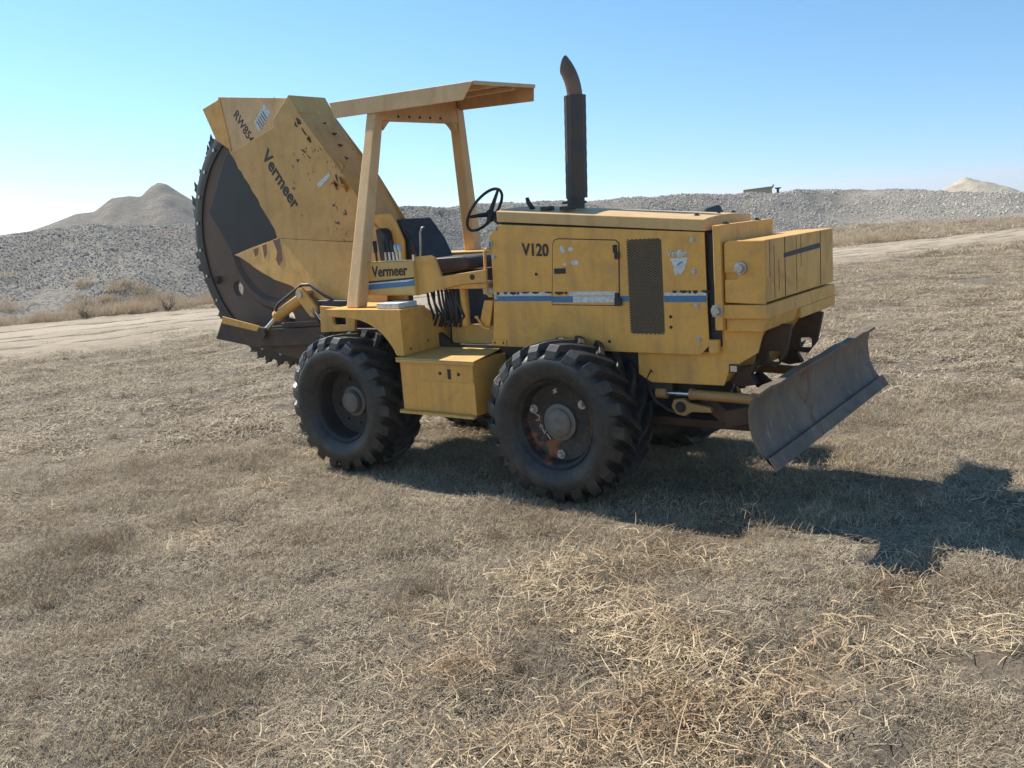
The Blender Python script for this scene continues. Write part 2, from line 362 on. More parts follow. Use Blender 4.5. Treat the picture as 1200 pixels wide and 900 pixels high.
ST = [((-46, -26), (-58, -24, 2.5)), ((-33, -8), (-43, -6, 2.6)), ((-24.32, 7.74), (-32.46, 11.56, 2.63)), ((-21.99, 12.73), (-28.93, 17.64, 2.62)), ((-21.21, 21.89), (-27.27, 28.53, 2.67)),
      ((-21.07, 28.45), (-26.97, 36.52, 2.58)), ((-19.54, 36.54), (-24.39, 45.28, 2.40)), ((-16.04, 45.88), (-19.63, 55.21, 2.31)), ((-13.2, 52.12), (-16.02, 61.72, 1.95)),
      ((-7.88, 49.9), (-9.96, 59.5, 1.62)), ((-3.36, 47.5), (-4.73, 57, 1.22)), ((3, 50), (2.5, 59, .7)), ((14, 62), (14, 72, -.2)), ((30, 80), (32, 92, -1.5))]
nb, mb = 260, 46
BX = np.zeros((nb, mb)); BY = np.zeros((nb, mb)); BZ = np.zeros((nb, mb))
for i in range(nb):
    tt = i/(nb-1); bpt = poly_at([s_[0] for s_ in ST], tt); cpt = poly_at([s_[1] for s_ in ST], tt)
    d = cpt[:2]-bpt; L = np.linalg.norm(d); d /= L
    for j in range(mb):
        q = j/(mb-1)*3.2-.06
        p = bpt+d*L*q; g0 = float(ground_h(p[0], p[1]))
        if q < 1: s_ = max(0, q); prof = (s_**1.15*.94+.06*math.sin(s_*PI/2))
        elif q < 2: prof = 1-.05*(q-1)
        else: prof = .95-.95*sstep(2, 3.1, q)
        BX[i, j], BY[i, j] = p; BZ[i, j] = g0-.12+(cpt[2]-g0+.12)*prof
amp = np.clip((BZ-ground_h(BX, BY))/1.0, 0, 1)
BZ += amp*((.75*fbm(BX*.22, BY*.22, 4, 21))+.26*fbm(BX*1.3, BY*1.3, 3, 22)-.28*np.abs(fbm(BX*.5+BY*.1, BY*.16, 3, 23)))
bank = tag(grid_obj('gravel_bank', BX, BY, BZ, 'bank_soil'), kind='structure')

# hills on the left, far mound and scrub ridge on the right
prof = [(-250, 60, 1), (-236, 95, 2.5), (-231.59, 105.09, 4.2), (-226.45, 115.44, 7.7), (-223.54, 120.82, 9.81), (-221.6, 124.26, 9.98), (-219.36, 128.07, 13.1), (-217.24, 131.56, 13.5), (-215.64, 134.1, 13.11), (-214.37, 136.07, 15.33), (-213.16, 137.92, 16.49), (-212.05, 139.59, 15.95),
        (-210.46, 141.93, 13.62), (-208.25, 145.09, 10.77), (-204.7, 149.96, 7.8), (-199.61, 156.57, 5.2), (-190, 168, 3.0), (-176, 182, 1.5)]
pp = np.array(prof); seg = np.r_[0, np.cumsum(np.hypot(np.diff(pp[:, 0]), np.diff(pp[:, 1])))]
u = np.linspace(0, seg[-1], 180); px_, py_, pz_ = (np.interp(u, seg, pp[:, k]) for k in range(3))
v = np.linspace(-1, 1, 60); dirn = np.array([.86, -.5])
HX = px_[:, None]+v[None]*26*dirn[0]; HY = py_[:, None]+v[None]*26*dirn[1]
HZ = (pz_[:, None]+1)*np.maximum(0, 1-np.abs(v[None])**1.15)-1+(2.6*fbm(HX*.09, HY*.09, 4, 31)+1.2*fbm(HX*.35, HY*.35, 4, 33))*np.minimum(1, pz_[:, None]/6)*np.minimum(1, np.abs(v[None])*5)
tag(grid_obj('hills', HX, HY, HZ, 'hill_earth'), kind='structure')
def mound(name, cx, cy, r, h, z0, mat, seed, sharp=1.0):
    a = np.linspace(0, 2*PI, 73); q = np.linspace(0, 1, 22); A, Q = np.meshgrid(a, q, indexing='ij')
    X = cx+np.cos(A)*Q*r; Y = cy+np.sin(A)*Q*r; Z = z0+h*(1-Q**sharp)+h*.30*fbm(X*1.1/r*3, Y*1.1/r*3, 4, seed)*np.sin(np.minimum(1, Q*1.3)*PI)
    X[-1], Y[-1], Z[-1] = X[0], Y[0], Z[0]
    return grid_obj(name, X, Y, Z, mat)
tag(mound('gravel_pile', -10.1, 68.3, 6.4, 2.38, .0, 'pile_gravel', 41, .95), kind='structure')
tag(mound('pale_mound', 1.5, 110, 11, 1.9, -3.0, 'pile_gravel', 43, 1.6), kind='structure')
tag(mound('far_ridge', -17.5, 158, 16, 5.2, -6.2, 'far_scrub', 47, 1.8), kind='structure')

# ------------------------------------------------------------------ scattering (points -> instances of a few source meshes)
def scatter(name, pts, rots, scl, sources, kind='stuff'):
    coll = bpy.data.collections.new(name+'_sources')
    for o in sources:
        for c_ in list(o.users_collection): c_.objects.unlink(o)
        coll.objects.link(o)
    me = bpy.data.meshes.new(name); me.from_pydata(np.asarray(pts).tolist(), [], []); me.update()
    a = me.attributes.new('rot', 'FLOAT_VECTOR', 'POINT'); a.data.foreach_set('vector', np.asarray(rots, np.float32).ravel())
    a = me.attributes.new('scl', 'FLOAT_VECTOR', 'POINT'); a.data.foreach_set('vector', np.asarray(scl, np.float32).ravel())
    a = me.attributes.new('pick', 'INT', 'POINT'); a.data.foreach_set('value', RNG.integers(0, len(sources), len(pts)).astype(np.int32))
    o = bpy.data.objects.new(name, me); COL.objects.link(o); tag(o, kind=kind)
    g = bpy.data.node_groups.new(name+'_nodes', 'GeometryNodeTree')
    g.interface.new_socket('Geometry', in_out='INPUT', socket_type='NodeSocketGeometry'); g.interface.new_socket('Geometry', in_out='OUTPUT', socket_type='NodeSocketGeometry')
    N_ = g.nodes.new; gi, go = N_('NodeGroupInput'), N_('NodeGroupOutput'); iop = N_('GeometryNodeInstanceOnPoints'); ci = N_('GeometryNodeCollectionInfo')
    ci.inputs['Collection'].default_value = coll; ci.inputs['Separate Children'].default_value = True; ci.inputs['Reset Children'].default_value = True
    iop.inputs['Pick Instance'].default_value = True
    def attr(nm, dt):
        x = N_('GeometryNodeInputNamedAttribute'); x.data_type = dt; x.inputs['Name'].default_value = nm; return [s_ for s_ in x.outputs if s_.enabled and s_.name == 'Attribute'][0]
    L_ = g.links.new; L_(gi.outputs[0], iop.inputs['Points']); L_(ci.outputs[0], iop.inputs['Instance'])
    er = N_('FunctionNodeEulerToRotation'); L_(attr('rot', 'FLOAT_VECTOR'), er.inputs[0]); L_(er.outputs[0], iop.inputs['Rotation'])
    L_(attr('scl', 'FLOAT_VECTOR'), iop.inputs['Scale']); L_(attr('pick', 'INT'), iop.inputs['Instance Index']); L_(iop.outputs[0], go.inputs[0])
    md = o.modifiers.new('scatter', 'NODES'); md.node_group = g
    return o
def blades(n, rad, lmin, lmax, w0, w1, e0, e1, seed, mat, name, clump=False, curl=.6, segs=3, lift=.01):
    r = np.random.default_rng(seed); V = []; F_ = []
    for k in range(n):
        if clump: rr = rad*abs(r.normal())*.5; an = r.uniform(0, 2*PI); bx_, by_ = rr*math.cos(an), rr*math.sin(an); az = an+r.normal()*.7
        else: bx_, by_ = r.uniform(-rad, rad, 2); az = r.uniform(0, 2*PI)
        L = r.uniform(lmin, lmax)*(.6+.4*r.random()); el = math.radians(r.uniform(e0, e1)); w = r.uniform(w0, w1); tw = r.uniform(-1, 1)
        p = np.array([bx_, by_, r.uniform(-.008, lift)]); ca = az; o = len(V); cel = el; kc = r.normal()*curl
        for s_ in range(segs+1):
            f = s_/segs; sd = np.array([-math.sin(ca), math.cos(ca), tw*.8]); sd /= np.linalg.norm(sd); ww = w*(1-.75*f)
            V += [p-sd*ww/2, p+sd*ww/2]
            p = p+np.array([math.cos(ca)*math.cos(cel), math.sin(ca)*math.cos(cel), math.sin(cel)])*L/segs
            if p[2] < .003: p[2] = .003+.004*r.random()
            ca += kc/segs*1.6; cel -= (.35+.5*r.random())*curl/segs*1.5
        for s_ in range(segs): F_.append((o+2*s_, o+2*s_+1, o+2*s_+3, o+2*s_+2))
    me = bpy.data.meshes.new(name); me.from_pydata([tuple(q) for q in V], [], F_); me.update(); me.materials.append(MATS[mat])
    ob = bpy.data.objects.new(name, me); COL.objects.link(ob); return ob
def frustum_pts(d0, d1, step, margin=2.2):
    g = np.arange(d0, d1, step); s_ = np.arange(-d1, d1, step); Dm, Sm = np.meshgrid(g, s_, indexing='ij'); Dm = Dm.ravel(); Sm = Sm.ravel()
    Dm = Dm+RNG.uniform(-.5, .5, Dm.shape)*step; Sm = Sm+RNG.uniform(-.5, .5, Sm.shape)*step
    k = np.abs(Sm) < Dm*.62+margin; Dm, Sm = Dm[k], Sm[k]
    fx_, fy_ = math.sin(YAW), math.cos(YAW); x = CAM.x+fx_*Dm+fy_*Sm; y = CAM.y+fy_*Dm-fx_*Sm
    return x, y
def off_road(x, y, slack=0.):
    a = side_of(ROAD_N, x, y); c_ = side_of(ROAD_F, x, y); return ~((a > slack) & (c_ < -slack))
short = [blades(430, .24, .03, .085, .0024, .0046, 6, 62, 100+k, 'dry_grass', 'grass_patch', curl=.7, segs=2) for k in range(5)]
shortw = [blades(280, .24, .035, .10, .0045, .0085, 4, 55, 200+k, 'dry_grass', 'grass_patch', curl=.9) for k in range(4)]
X, Y, Z_, RZ_, SC = [], [], [], [], []
def collect(x, y, s0, s1, zs=1., off=0.):
    n = len(x); s_ = RNG.uniform(s0, s1, n)
    return np.stack([x, y, ground_h(x, y)+off], -1), np.stack([RNG.normal(0, .06, n), RNG.normal(0, .06, n), RNG.uniform(0, 2*PI, n)], -1), np.stack([s_, s_, s_*zs*RNG.uniform(.6, 1.25, n)], -1)
x, y = frustum_pts(2.3, 9.5, .19); gn = vnoise(x*3.1, y*3.1, 60)*.65+vnoise(x*7, y*7, 62)*.35; keep = gn > .295; x, y, gn = x[keep], y[keep], gn[keep]; a = list(collect(x, y, .8, 1.2)); a[2] = a[2]*np.stack([.9+.25*gn, .9+.25*gn, .25+2.6*np.clip(gn-.28, 0, 1)], -1)
scatter('dry_grass_cover', *a, short)
x, y = frustum_pts(9.4, 31, .36); keep = ((side_of(ROAD_N, x, y) < 4.5) | (side_of(ROAD_F, x, y) > -.2)) & (RNG.random(len(x)) < .85*sstep(-4.2, 1.8, -side_of(ROAD_N, x, y))**1.5+.15*(side_of(ROAD_N, x, y) < -2)+1.*(side_of(ROAD_F, x, y) > 0)) & (vnoise(x*1.3, y*1.3, 61)*.6+vnoise(x*3, y*3, 63)*.4 > .37) & (side_of(ROAD_F, x, y) < 3); a = collect(x[keep], y[keep], 1.2, 2.0, .75)
scatter('dry_grass_field', *a, shortw)
x, y = frustum_pts(28, 62, .8); sf = side_of(ROAD_F, x, y); keep = off_road(x, y, .1) & (sf < 14); a = collect(x[keep], y[keep], 1.8, 3.2, .7)
scatter('dry_grass_far', *a, [o_ for o_ in [blades(260, .26, .05, .13, .006, .011, 10, 60, 250+k, 'dry_grass', 'grass_patch') for k in range(3)]])
# loose straw lying in the foreground
straw = [blades(85, .22, .04, .20, .0032, .0075, -6, 34, 300+k, 'straw', 'straw_patch', curl=.38, segs=3, lift=.06) for k in range(5)]
x, y = frustum_pts(2.3, 9, .12); dens = .95*np.exp(-(((x-1.75)/.62)**2+((y+2.15)/.8)**2))+.3*np.exp(-(((x-2.8)/.35)**2+((y+.75)/.4)**2))+.6*np.exp(-(((x-1.45)/.6)**2+((y+1.15)/.35)**2))+.012
sn = vnoise(x*2.4, y*2.4, 71); keep = RNG.random(len(x)) < dens*1.25*(sn > .44); x, y, sn = x[keep], y[keep], sn[keep]; a = list(collect(x, y, .8, 1.25, 1.3)); a[0][:, 2] += .05*np.clip((sn-.44)*3, 0, 1)*RNG.random(len(x))
scatter('loose_straw', *a, straw)
tuft = [blades(95, .07, .06, .17, .002, .0042, 18, 78, 400+k, 'tuft_grass', 'tuft', clump=True, curl=.6) for k in range(4)]
x, y = frustum_pts(3, 24, .62); keep = off_road(x, y, .2) & (RNG.random(len(x)) < .5); a = collect(x[keep], y[keep], .5, 1.15)
scatter('brown_grass_tufts', *a, tuft)
# taller fringe along the far side of the road and on the foot of the bank
fringe = [blades(120, .22, .12, .42, .006, .012, 35, 85, 500+k, 'fringe_grass', 'fringe', curl=.5) for k in range(4)]
tt = RNG.uniform(.16, .86, 3000); ee = np.abs(RNG.normal(0, 1.9, 3000))+.05
p0 = np.array([poly_at(FAR_E, q) for q in tt]); p1 = np.array([poly_at(FAR_E, min(1, q+.004)) for q in tt]); tn = (p1-p0)/np.linalg.norm(p1-p0, axis=1)[:, None]
fx_, fy_ = p0[:, 0]-tn[:, 1]*ee, p0[:, 1]+tn[:, 0]*ee; kk = vnoise(fx_*.45, fy_*.45, 81) > .38
from mathutils.bvhtree import BVHTree
bvh = BVHTree.FromPolygons([v_.co for v_ in bank.data.vertices], [p_.vertices[:] for p_ in bank.data.polygons])
def top_z(x, y):
    z = ground_h(x, y)
    for i in range(len(x)):
        h_ = bvh.ray_cast(Vector((x[i], y[i], 30)), Vector((0, 0, -1)))
        if h_[0]: z[i] = max(z[i], h_[0].z)
    return z
fx_, fy_ = fx_[kk], fy_[kk]; a = list(collect(fx_, fy_, .6, 1.3)); a[0][:, 2] = top_z(fx_, fy_)
scatter('dry_grass_fringe', *a, fringe)
# stones of the gravel bank
def rock(seed):
    bm = bmesh.new(); bmesh.ops.create_icosphere(bm, subdivisions=1, radius=.5); r = random.Random(seed)
    ax = Vector((r.uniform(.75, 1.2), r.uniform(.6, 1), r.uniform(.45, .8)))
    for v_ in bm.verts: v_.co = Vector((v_.co.x*ax.x, v_.co.y*ax.y, v_.co.z*ax.z))*r.uniform(.8, 1.18)
    me = bpy.data.meshes.new('rock'); bm.to_mesh(me); bm.free(); me.materials.append(MATS['field_stone']); o = bpy.data.objects.new('rock', me); COL.objects.link(o); return o
rocks = [rock(k) for k in range(6)]
ar = np.zeros((nb-1, mb-1)); Pg = np.stack([BX, BY, BZ], -1)
e1 = Pg[1:, :-1]-Pg[:-1, :-1]; e2 = Pg[:-1, 1:]-Pg[:-1, :-1]; ar = np.linalg.norm(np.cross(e1, e2), axis=-1)
jw = np.ones(mb-1); jw[int(mb*.47):] = .0; jw[:2] = .25
near_w = 1.0
w_ = (ar*jw[None]); mid = Pg[:-1, :-1]; dcam = np.hypot(mid[..., 0]-CAM.x, mid[..., 1]-CAM.y); w_ *= (dcam < 85)*(1+1.3*(dcam < 48))
fl = w_.ravel()/w_.sum(); ch = RNG.choice(len(fl), 120000, p=fl); i_, j_ = np.divmod(ch, mb-1); ru, rv = RNG.random((2, len(ch), 1))
pts = Pg[i_, j_]*(1-ru)*(1-rv)+Pg[i_+1, j_]*ru*(1-rv)+Pg[i_, j_+1]*(1-ru)*rv+Pg[i_+1, j_+1]*ru*rv
gq = vnoise(pts[:, 0]*.35, pts[:, 1]*.35, 91)*.7+vnoise(pts[:, 0]*1.2, pts[:, 1]*1.2, 92)*.3; grassy = (gq > .60+.10*np.clip(pts[:, 2], 0, 3)-.08) | (RNG.random(len(pts)) < .25*(gq > .5)); kp = ~grassy; pts = pts[kp]
s_ = (np.minimum(.32, .045+RNG.gamma(1.4, .026, len(pts)))*(.6+.4*sstep(38, 56, np.hypot(pts[:, 0]-CAM.x, pts[:, 1]-CAM.y))))[:, None]*np.ones(3)
scatter('bank_stones', pts+np.array([0, 0, .02]), RNG.uniform(0, 6.28, (len(pts), 3)), s_, rocks)
x, y = frustum_pts(3, 30, .55); keep = RNG.random(len(x)) < .13; x, y = x[keep], y[keep]
s_ = (.010+RNG.gamma(1.4, .008, len(x)))[:, None]*np.ones(3)
scatter('loose_stones', np.stack([x, y, ground_h(x, y)+.02], -1), RNG.uniform(0, 6.28, (len(x), 3)), s_, [rock(20+k) for k in range(4)])
# grass pressed up round the wheels
xw = np.concatenate([RNG.uniform(-.5, .55, 26), RNG.uniform(-2.75, -1.7, 22)]); yw = RNG.uniform(-.26, -.04, 48)
scatter('wheel_grass', *collect(xw, yw, .45, .8, 1.1), [blades(70, .08, .05, .14, .002, .0042, 25, 80, 600+k, 'dry_grass', 'tuft', clump=True, curl=.6) for k in range(3)])
# ------------------------------------------------------------------ the machine: one thing with parts
# X forward, Y to its left (away from the viewer), Z up; the near rim faces lie in the plane y = 0
T = empty('trenching_tractor')
tag(T, 'yellow four-wheel trenching tractor with toothed rock wheel at the rear and dozer blade in front', 'tractor')
YP, YW = 'paint_yellow', 'paint_yellow_worn'
def bolt(parent, p, r=.016, h=.014, axis='y', mat='bolt_metal', washer=True):
    m = MB()
    d = Vector((0, -1, 0)) if axis == 'y' else Vector((1, 0, 0)) if axis == 'x' else Vector((0, 0, 1)); p = Vector(p)
    if washer: m.tube([p-d*.004, p+d*.004], r*1.6, 14)
    m.tube([p, p+d*h], r, 6); return m.build('bolt', mat, parent)

# --- wheels
TW = .46          # section width
def make_wheel(name, cy, rear=False):
    w = empty(name, T)
    sd = -1
    prof = [(.318, .035), (.325, .005), (.34, -.012), (.372, -.035), (.42, -.058), (.47, -.062), (.51, -.045), (.535, -.012), (.545, .03), (.553, .10), (.556, TW/2-.03)]
    full = prof+[(r, TW-.06-y) for r, y in reversed(prof[:-1])]
    m = MB(); m.lathe(full, 72)
    ty = m.build('tyre', 'tyre_rubber', w, smooth=True, auto=50)
    yc = TW/2-.03; nl = 21
    lg = MB()
    for side in (0, 1):
        for k in range(nl):
            a0 = 2*PI*(k+.5*side)/nl; secs = []
            path = [(-.052, .505, -.02), (-.040, .555, .01), (-.012, .598, .03), (.05, .607, .13), (.11, .609, .23), (yc+.015, .606, .36)]
            for q, (yy, rr, da) in enumerate(path):
                Y_ = yy if side == 0 else 2*yc-yy
                hw = (.056, .058, .052, .042, .036, .032)[q]; top = hw*(.80 if q < 3 else .66); r0 = min(rr-.01, .548 if q > 1 else .50)
                if q == 0: r0 = rr-.012
                if q == 1: r0 = .525
                pts = []
                for rad, half in ((r0, hw), (rr, top), (rr, -top), (r0, -hw)):
                    ang = a0-da+half/.58; pts.append((rad*math.cos(ang), Y_, rad*math.sin(ang)))
                secs.append(pts)
            vs = [p for s__ in secs for p in s__]; fs = [(0, 1, 2, 3), tuple(4*(len(secs)-1)+i for i in (3, 2, 1, 0))]
            for q in range(len(secs)-1):
                for i in range(4): j = (i+1) % 4; fs.append((q*4+i, q*4+j, q*4+4+j, q*4+4+i))
            lg.add(vs, fs)
    o = lg.build('tread_lug', 'tyre_rubber', w, bevel=.007); o['kind'] = 'stuff'
    dish = .10 if not rear else .19
    m = MB(); m.lathe([(.335, -.018), (.345, -.008), (.335, .004), (.312, .012), (.300, .03), (.296, .06), (.285, dish-.012), (.262, dish), (.12, dish), (.0, dish)], 56)
    m.lathe([(.330, .31), (.300, .28), (.290, .10)], 40)
    m.build('rim', 'rim_dark' if rear else 'rim_black', w, smooth=True, auto=40)
    m = MB(); hr = .108 if not rear else .105
    h0 = .045 if not rear else .12
    m.lathe([(hr+.03, dish-.002), (hr+.03, dish-.02), (hr, dish-.03), (hr, h0+.012), (hr-.014, h0), (.045, h0-.006), (0, h0-.006)], 32)
    m.build('hub', 'hub_grey', w, smooth=True, auto=35)
    if not rear:
        for an in (160, 36, 268):
            p = Vector((.245*math.cos(math.radians(an)), dish, .245*math.sin(math.radians(an))))
            m = MB(); m.tube([p, p-Vector((0, .012, 0))], .034, 20); m.tube([p-Vector((0, .01, 0)), p-Vector((0, .04, 0))], .019, 6); m.build('lug_nut', 'bolt_metal', w)
        m = MB(); m.tube([(-.215, dish+.001, -.145), (-.215, dish-.003, -.145)], .022, 16); m.build('lug_hole', 'black_plate', w)
    else:
        for k in range(8):
            an = math.radians(45*k+12); p = Vector((.20*math.cos(an), dish, .20*math.sin(an))); m = MB(); m.tube([p, p-Vector((0, .022, 0))], .013, 6); m.build('lug_nut', 'dark_steel', w)
    return w
wf = make_wheel('front_wheel', 0); wf.location = (0, 0, .592)
wr = make_wheel('rear_wheel', 0, True); wr.location = (-2.24, 0, .592)
for src, x_ in ((wf, 0), (wr, -2.24)):
    c_ = copy_tree(src, T); c_.location = (x_, 2.12, .592); c_.rotation_euler = (0, 0, PI)
m = MB()       # chalk scrawl on the front rim
for pth in ([(-.20, .10), (-.235, .075), (-.22, .045), (-.19, .03), (-.195, .0), (-.225, -.005)], [(-.185, -.03), (-.165, -.045), (-.185, -.06), (-.19, -.04)], [(-.17, -.06), (-.15, -.10), (-.14, -.075)], [(-.13, -.10), (-.10, -.14)], [(-.04, .25), (-.03, .215)], [(-.055, .235), (-.015, .225)], [(-.05, .21), (-.02, .25)]):
    m = MB(); m.tube([(a_, .0955, c_) for a_, c_ in pth], .0035, 5); m.build('chalk_mark', 'chalk', wf)
# --- chassis
for y0, y1 in ((.44, .50), (1.50, 1.56)):
    m = MB(); m.plate([(-2.75, .80), (.55, .80), (.58, .87), (.58, 1.09), (-1.3, 1.09), (-1.45, 1.2), (-2.75, 1.2)], y0, y1); m.build('chassis_rail', 'dark_steel', T, bevel=.006)
for bx_ in ((-1.3, -1.2, .501, 1.499, .82, 1.06), (-2.6, -2.5, .501, 1.499, .85, 1.15), (.3, .5, .501, 1.499, .84, 1.05)):
    m = MB(); m.box(*bx_); m.build('cross_member', 'dark_steel', T, bevel=.006)
for x_ in (0, -2.24):
    m = MB(); m.tube([(x_, .12, .592), (x_, .45, .592), (x_, .62, .592), (x_, .9, .592), (x_, 1.1, .592), (x_, 1.38, .592), (x_, 1.55, .592), (x_, 1.88, .592)], [.10, .10, .075, .16, .16, .075, .10, .10], 20)
    m.build('axle', 'rust_steel', T, smooth=True, auto=40)
m = MB(); m.box(-.75, .95, .52, 1.05, .70, 1.12); m.build('engine_block', 'black_plate', T, bevel=.02)
for y_ in (.40, 1.575): m = MB(); m.plate([(.50, 1.095), (.50, .92), (.60, .862), (1.155, .866), (1.20, .98), (1.40, 1.10), (1.44, 1.245), (1.05, 1.262), (1.04, 1.10)], y_, y_+.025); m.build('frame_cheek', YP, T, bevel=.006)
m = MB()
m.box(.62, 1.10, .426, 1.574, .875, 1.05)
m.hull8([(1.12, .426, .88), (1.12, 1.574, .88), (1.15, 1.574, .88), (1.15, .426, .88)], [(1.34, .426, 1.24), (1.34, 1.574, 1.24), (1.38, 1.574, 1.24), (1.38, .426, 1.24)])
m.build('front_frame', YP, T, bevel=.006)
# --- hood
HY0, HY1 = .35, 1.13
hood = MB()
hood.plate([(-.62, 2.055), (1.06, 1.915), (1.06, 1.10), (-.76, 1.10), (-.72, 1.9)], HY0+.03, HY1-.02).build('hood_core', 'black_plate', T)
zt = lambda x: 2.148-(x+.618)*.0898
grille_hole = rrect(.482, .748, 1.224, 1.884, .03)
m = MB(); m.plate([(-.632, 2.048), (1.069, 1.912), (1.079, 1.15), (1.014, 1.083), (.336, 1.086), (-.775, 1.098), (-.735, 1.46), (-.728, 1.80), (-.775, 1.90), (-.765, 1.935), (-.66, 2.035)], HY0, HY0+.012, [grille_hole])
side = m.build('side_panel', YP, T, bevel=.003)
m = MB(); m.plate([(-.632, 2.048), (1.069, 1.912), (1.079, 1.15), (1.014, 1.083), (-.775, 1.098), (-.735, 1.46), (-.775, 1.90), (-.66, 2.035)], HY1-.012, HY1); m.build('side_panel', YP, T, bevel=.003)
# top cover: crowned sheet with a turned-down edge
m = MB(); n = 14; prof_ = []
for k in range(n+1):
    f = k/n; yy = HY0-.004+(HY1-HY0+.008)*f; prof_.append((yy, .022*math.sin(PI*f)**.7))
lo = [(HY1+.004, -.082), (HY0-.004, -.082)]
ring = prof_+lo
A_ = [(-.645, yy, 2.150+dz) if dz > -.05 else (-.645, yy, 2.150+dz) for yy, dz in ring]; B_ = [(1.082, yy, 1.996+dz*.95) for yy, dz in ring]
k_ = len(ring); m.add(A_+B_, [tuple(range(k_-1, -1, -1)), tuple(range(k_, 2*k_))]+[(i, (i+1) % k_, (i+1) % k_+k_, i+k_) for i in range(k_)])
top = m.build('hood_top', 'paint_faded', T, bevel=.006)
for x_, y_ in ((.95, .5), (1.0, .75), (1.0, 1.0)): bolt(top, (x_, y_, zt(x_)+.018), .012, .012, 'z', 'dark_steel')
# small fittings on the hood top
m = MB(); m.tube([(-.42, .52, 2.145), (-.46, .52, 2.20), (-.47, .52, 2.235)], [.02, .018, .014], 10); m.build('filler_cap', 'black_rubber', top, smooth=True)
for bx_ in ((-.30, -.22, .44, .52, 2.13, 2.158), (-.12, -.03, .43, .52, 2.12, 2.150)): m = MB(); m.box(*bx_); m.build('latch', 'dark_steel', top, bevel=.004)
# side panel furniture
door_poly = [(-.176, 1.432), (.395, 1.425), (.415, 1.86), (.395, 1.884), (-.09, 1.914), (-.125, 1.905), (-.14, 1.875)]
m = MB(); m.plate([(x*1.0, z) for x, z in door_poly], HY0-.0065, HY0-.0025); door = m.build('access_door', YP, side, bevel=.002)
m = MB(); m.plate([(-.183, 1.426), (.402, 1.419), (.423, 1.864), (.398, 1.891), (-.092, 1.921), (-.131, 1.911), (-.147, 1.877)], HY0-.0025, HY0+.002); m.build('door_seam', 'rust_steel', side)
m = MB(); m.box(.375, .405, HY0-.02, HY0-.006, 1.80, 1.855); m.box(.385, .425, HY0-.022, HY0-.007, 1.755, 1.805); m.build('door_hinge', 'decal_black', side, bevel=.003)
m = MB(); m.box(.372, .402, HY0-.02, HY0-.006, 1.475, 1.515); m.box(.368, .425, HY0-.022, HY0-.007, 1.425, 1.477); m.build('door_hinge', 'decal_black', side, bevel=.003)
m = MB(); m.box(-.138, -.04, HY0-.016, HY0-.0062, 1.660, 1.700); m.build('door_latch', 'decal_black', side, bevel=.004)
# mesh grille
m = MB(); pit = .031; gx0, gx1, gz0, gz1 = .478, .752, 1.22, 1.888
def clipline(p, d):
    t0, t1 = -9., 9.
    for k, (lo_, hi_) in enumerate(((gx0, gx1), (gz0, gz1))):
        a_ = (lo_-p[k])/d[k]; b_ = (hi_-p[k])/d[k]; t0 = max(t0, min(a_, b_)); t1 = min(t1, max(a_, b_))
    return (t0, t1) if t1 > t0+.004 else None
for sg in (1, -1):
    dx, dz = math.cos(math.radians(30)), sg*math.sin(math.radians(30))
    for k in range(-60, 90):
        p = (gx0, gz0+k*pit*.62); r_ = clipline(p, (dx, dz))
        if r_: m.bar((p[0]+dx*r_[0], HY0+.002+.003*sg, p[1]+dz*r_[0]), (p[0]+dx*r_[1], HY0+.002+.003*sg, p[1]+dz*r_[1]), .004, .0085)
g_ = m.build('grille_mesh', 'mesh_strand', side); g_['kind'] = 'stuff'
# decals
def stripe(x0, x1, z0, z1, mat, parent=side, y=HY0, nm='decal_stripe'):
    m = MB(); m.plate([(x0, z0), (x1, z0), (x1, z1), (x0, z1)], y-.0022, y+.001); return m.build(nm, mat, parent)
stripe(-.728, -.186, 1.456, 1.494, 'decal_blue'); stripe(-.183, .01, 1.446, 1.492, 'decal_blue', y=HY0-.005); stripe(.402, .474, 1.451, 1.491, 'decal_blue'); stripe(.756, 1.071, 1.447, 1.489, 'decal_blue')
stripe(-.728, -.19, 1.497, 1.522, 'decal_white'); stripe(-.02, .38, 1.497, 1.525, 'decal_white', y=HY0-.005); stripe(.01, .38, 1.446, 1.489, 'decal_white', y=HY0-.0045); stripe(.756, 1.071, 1.492, 1.512, 'decal_white')
for seedx, x0, x1, y_ in ((1, -.70, -.20, HY0-.001), (2, -.15, -.04, HY0-.006), (3, .82, 1.06, HY0-.001)):
    r_ = random.Random(seedx); x_ = x0
    while x_ < x1:
        w_b = r_.uniform(.02, .09); h_b = r_.uniform(.004, .016)
        m = MB(); m.plate([(x_, 1.52-h_b*.4), (x_+w_b*.5, 1.517-h_b), (x_+w_b, 1.521-h_b*.5), (x_+w_b*.9, 1.526), (x_+w_b*.1, 1.527)], y_-.003, y_-.001); m.build('decal_scrap', 'decal_black', side); x_ += w_b+r_.uniform(.0, .05)
lettering('V120', (-.43, HY0-.004, 1.808), (1, 0, -.06), (0.04, 0, 1), .128, 'decal_black', side, width=.245, bold=.022)
sh = [(.805, 1.745), (.945, 1.75), (.93, 1.70), (.915, 1.665), (.885, 1.635), (.868, 1.648), (.86, 1.63), (.845, 1.637), (.838, 1.665), (.84, 1.69), (.825, 1.72)]
m = MB(); m.plate(sh, HY0-.003, HY0+.001); m.build('decal_emblem', 'decal_white', side)
m = MB(); m.plate([(.872, 1.752), (.865, 1.775), (.875, 1.80), (.895, 1.805), (.905, 1.785), (.905, 1.752)], HY0-.003, HY0+.001); m.build('decal_emblem', 'decal_white', side)
lettering('Ver', (.79, HY0-.0035, 1.762), (1, 0, -.03), (0, 0, 1), .062, 'decal_white', side, width=.085, bold=.01)
lettering('er', (.908, HY0-.0035, 1.762), (1, 0, -.03), (0, 0, 1), .06, 'decal_white', side, width=.04, bold=.01)
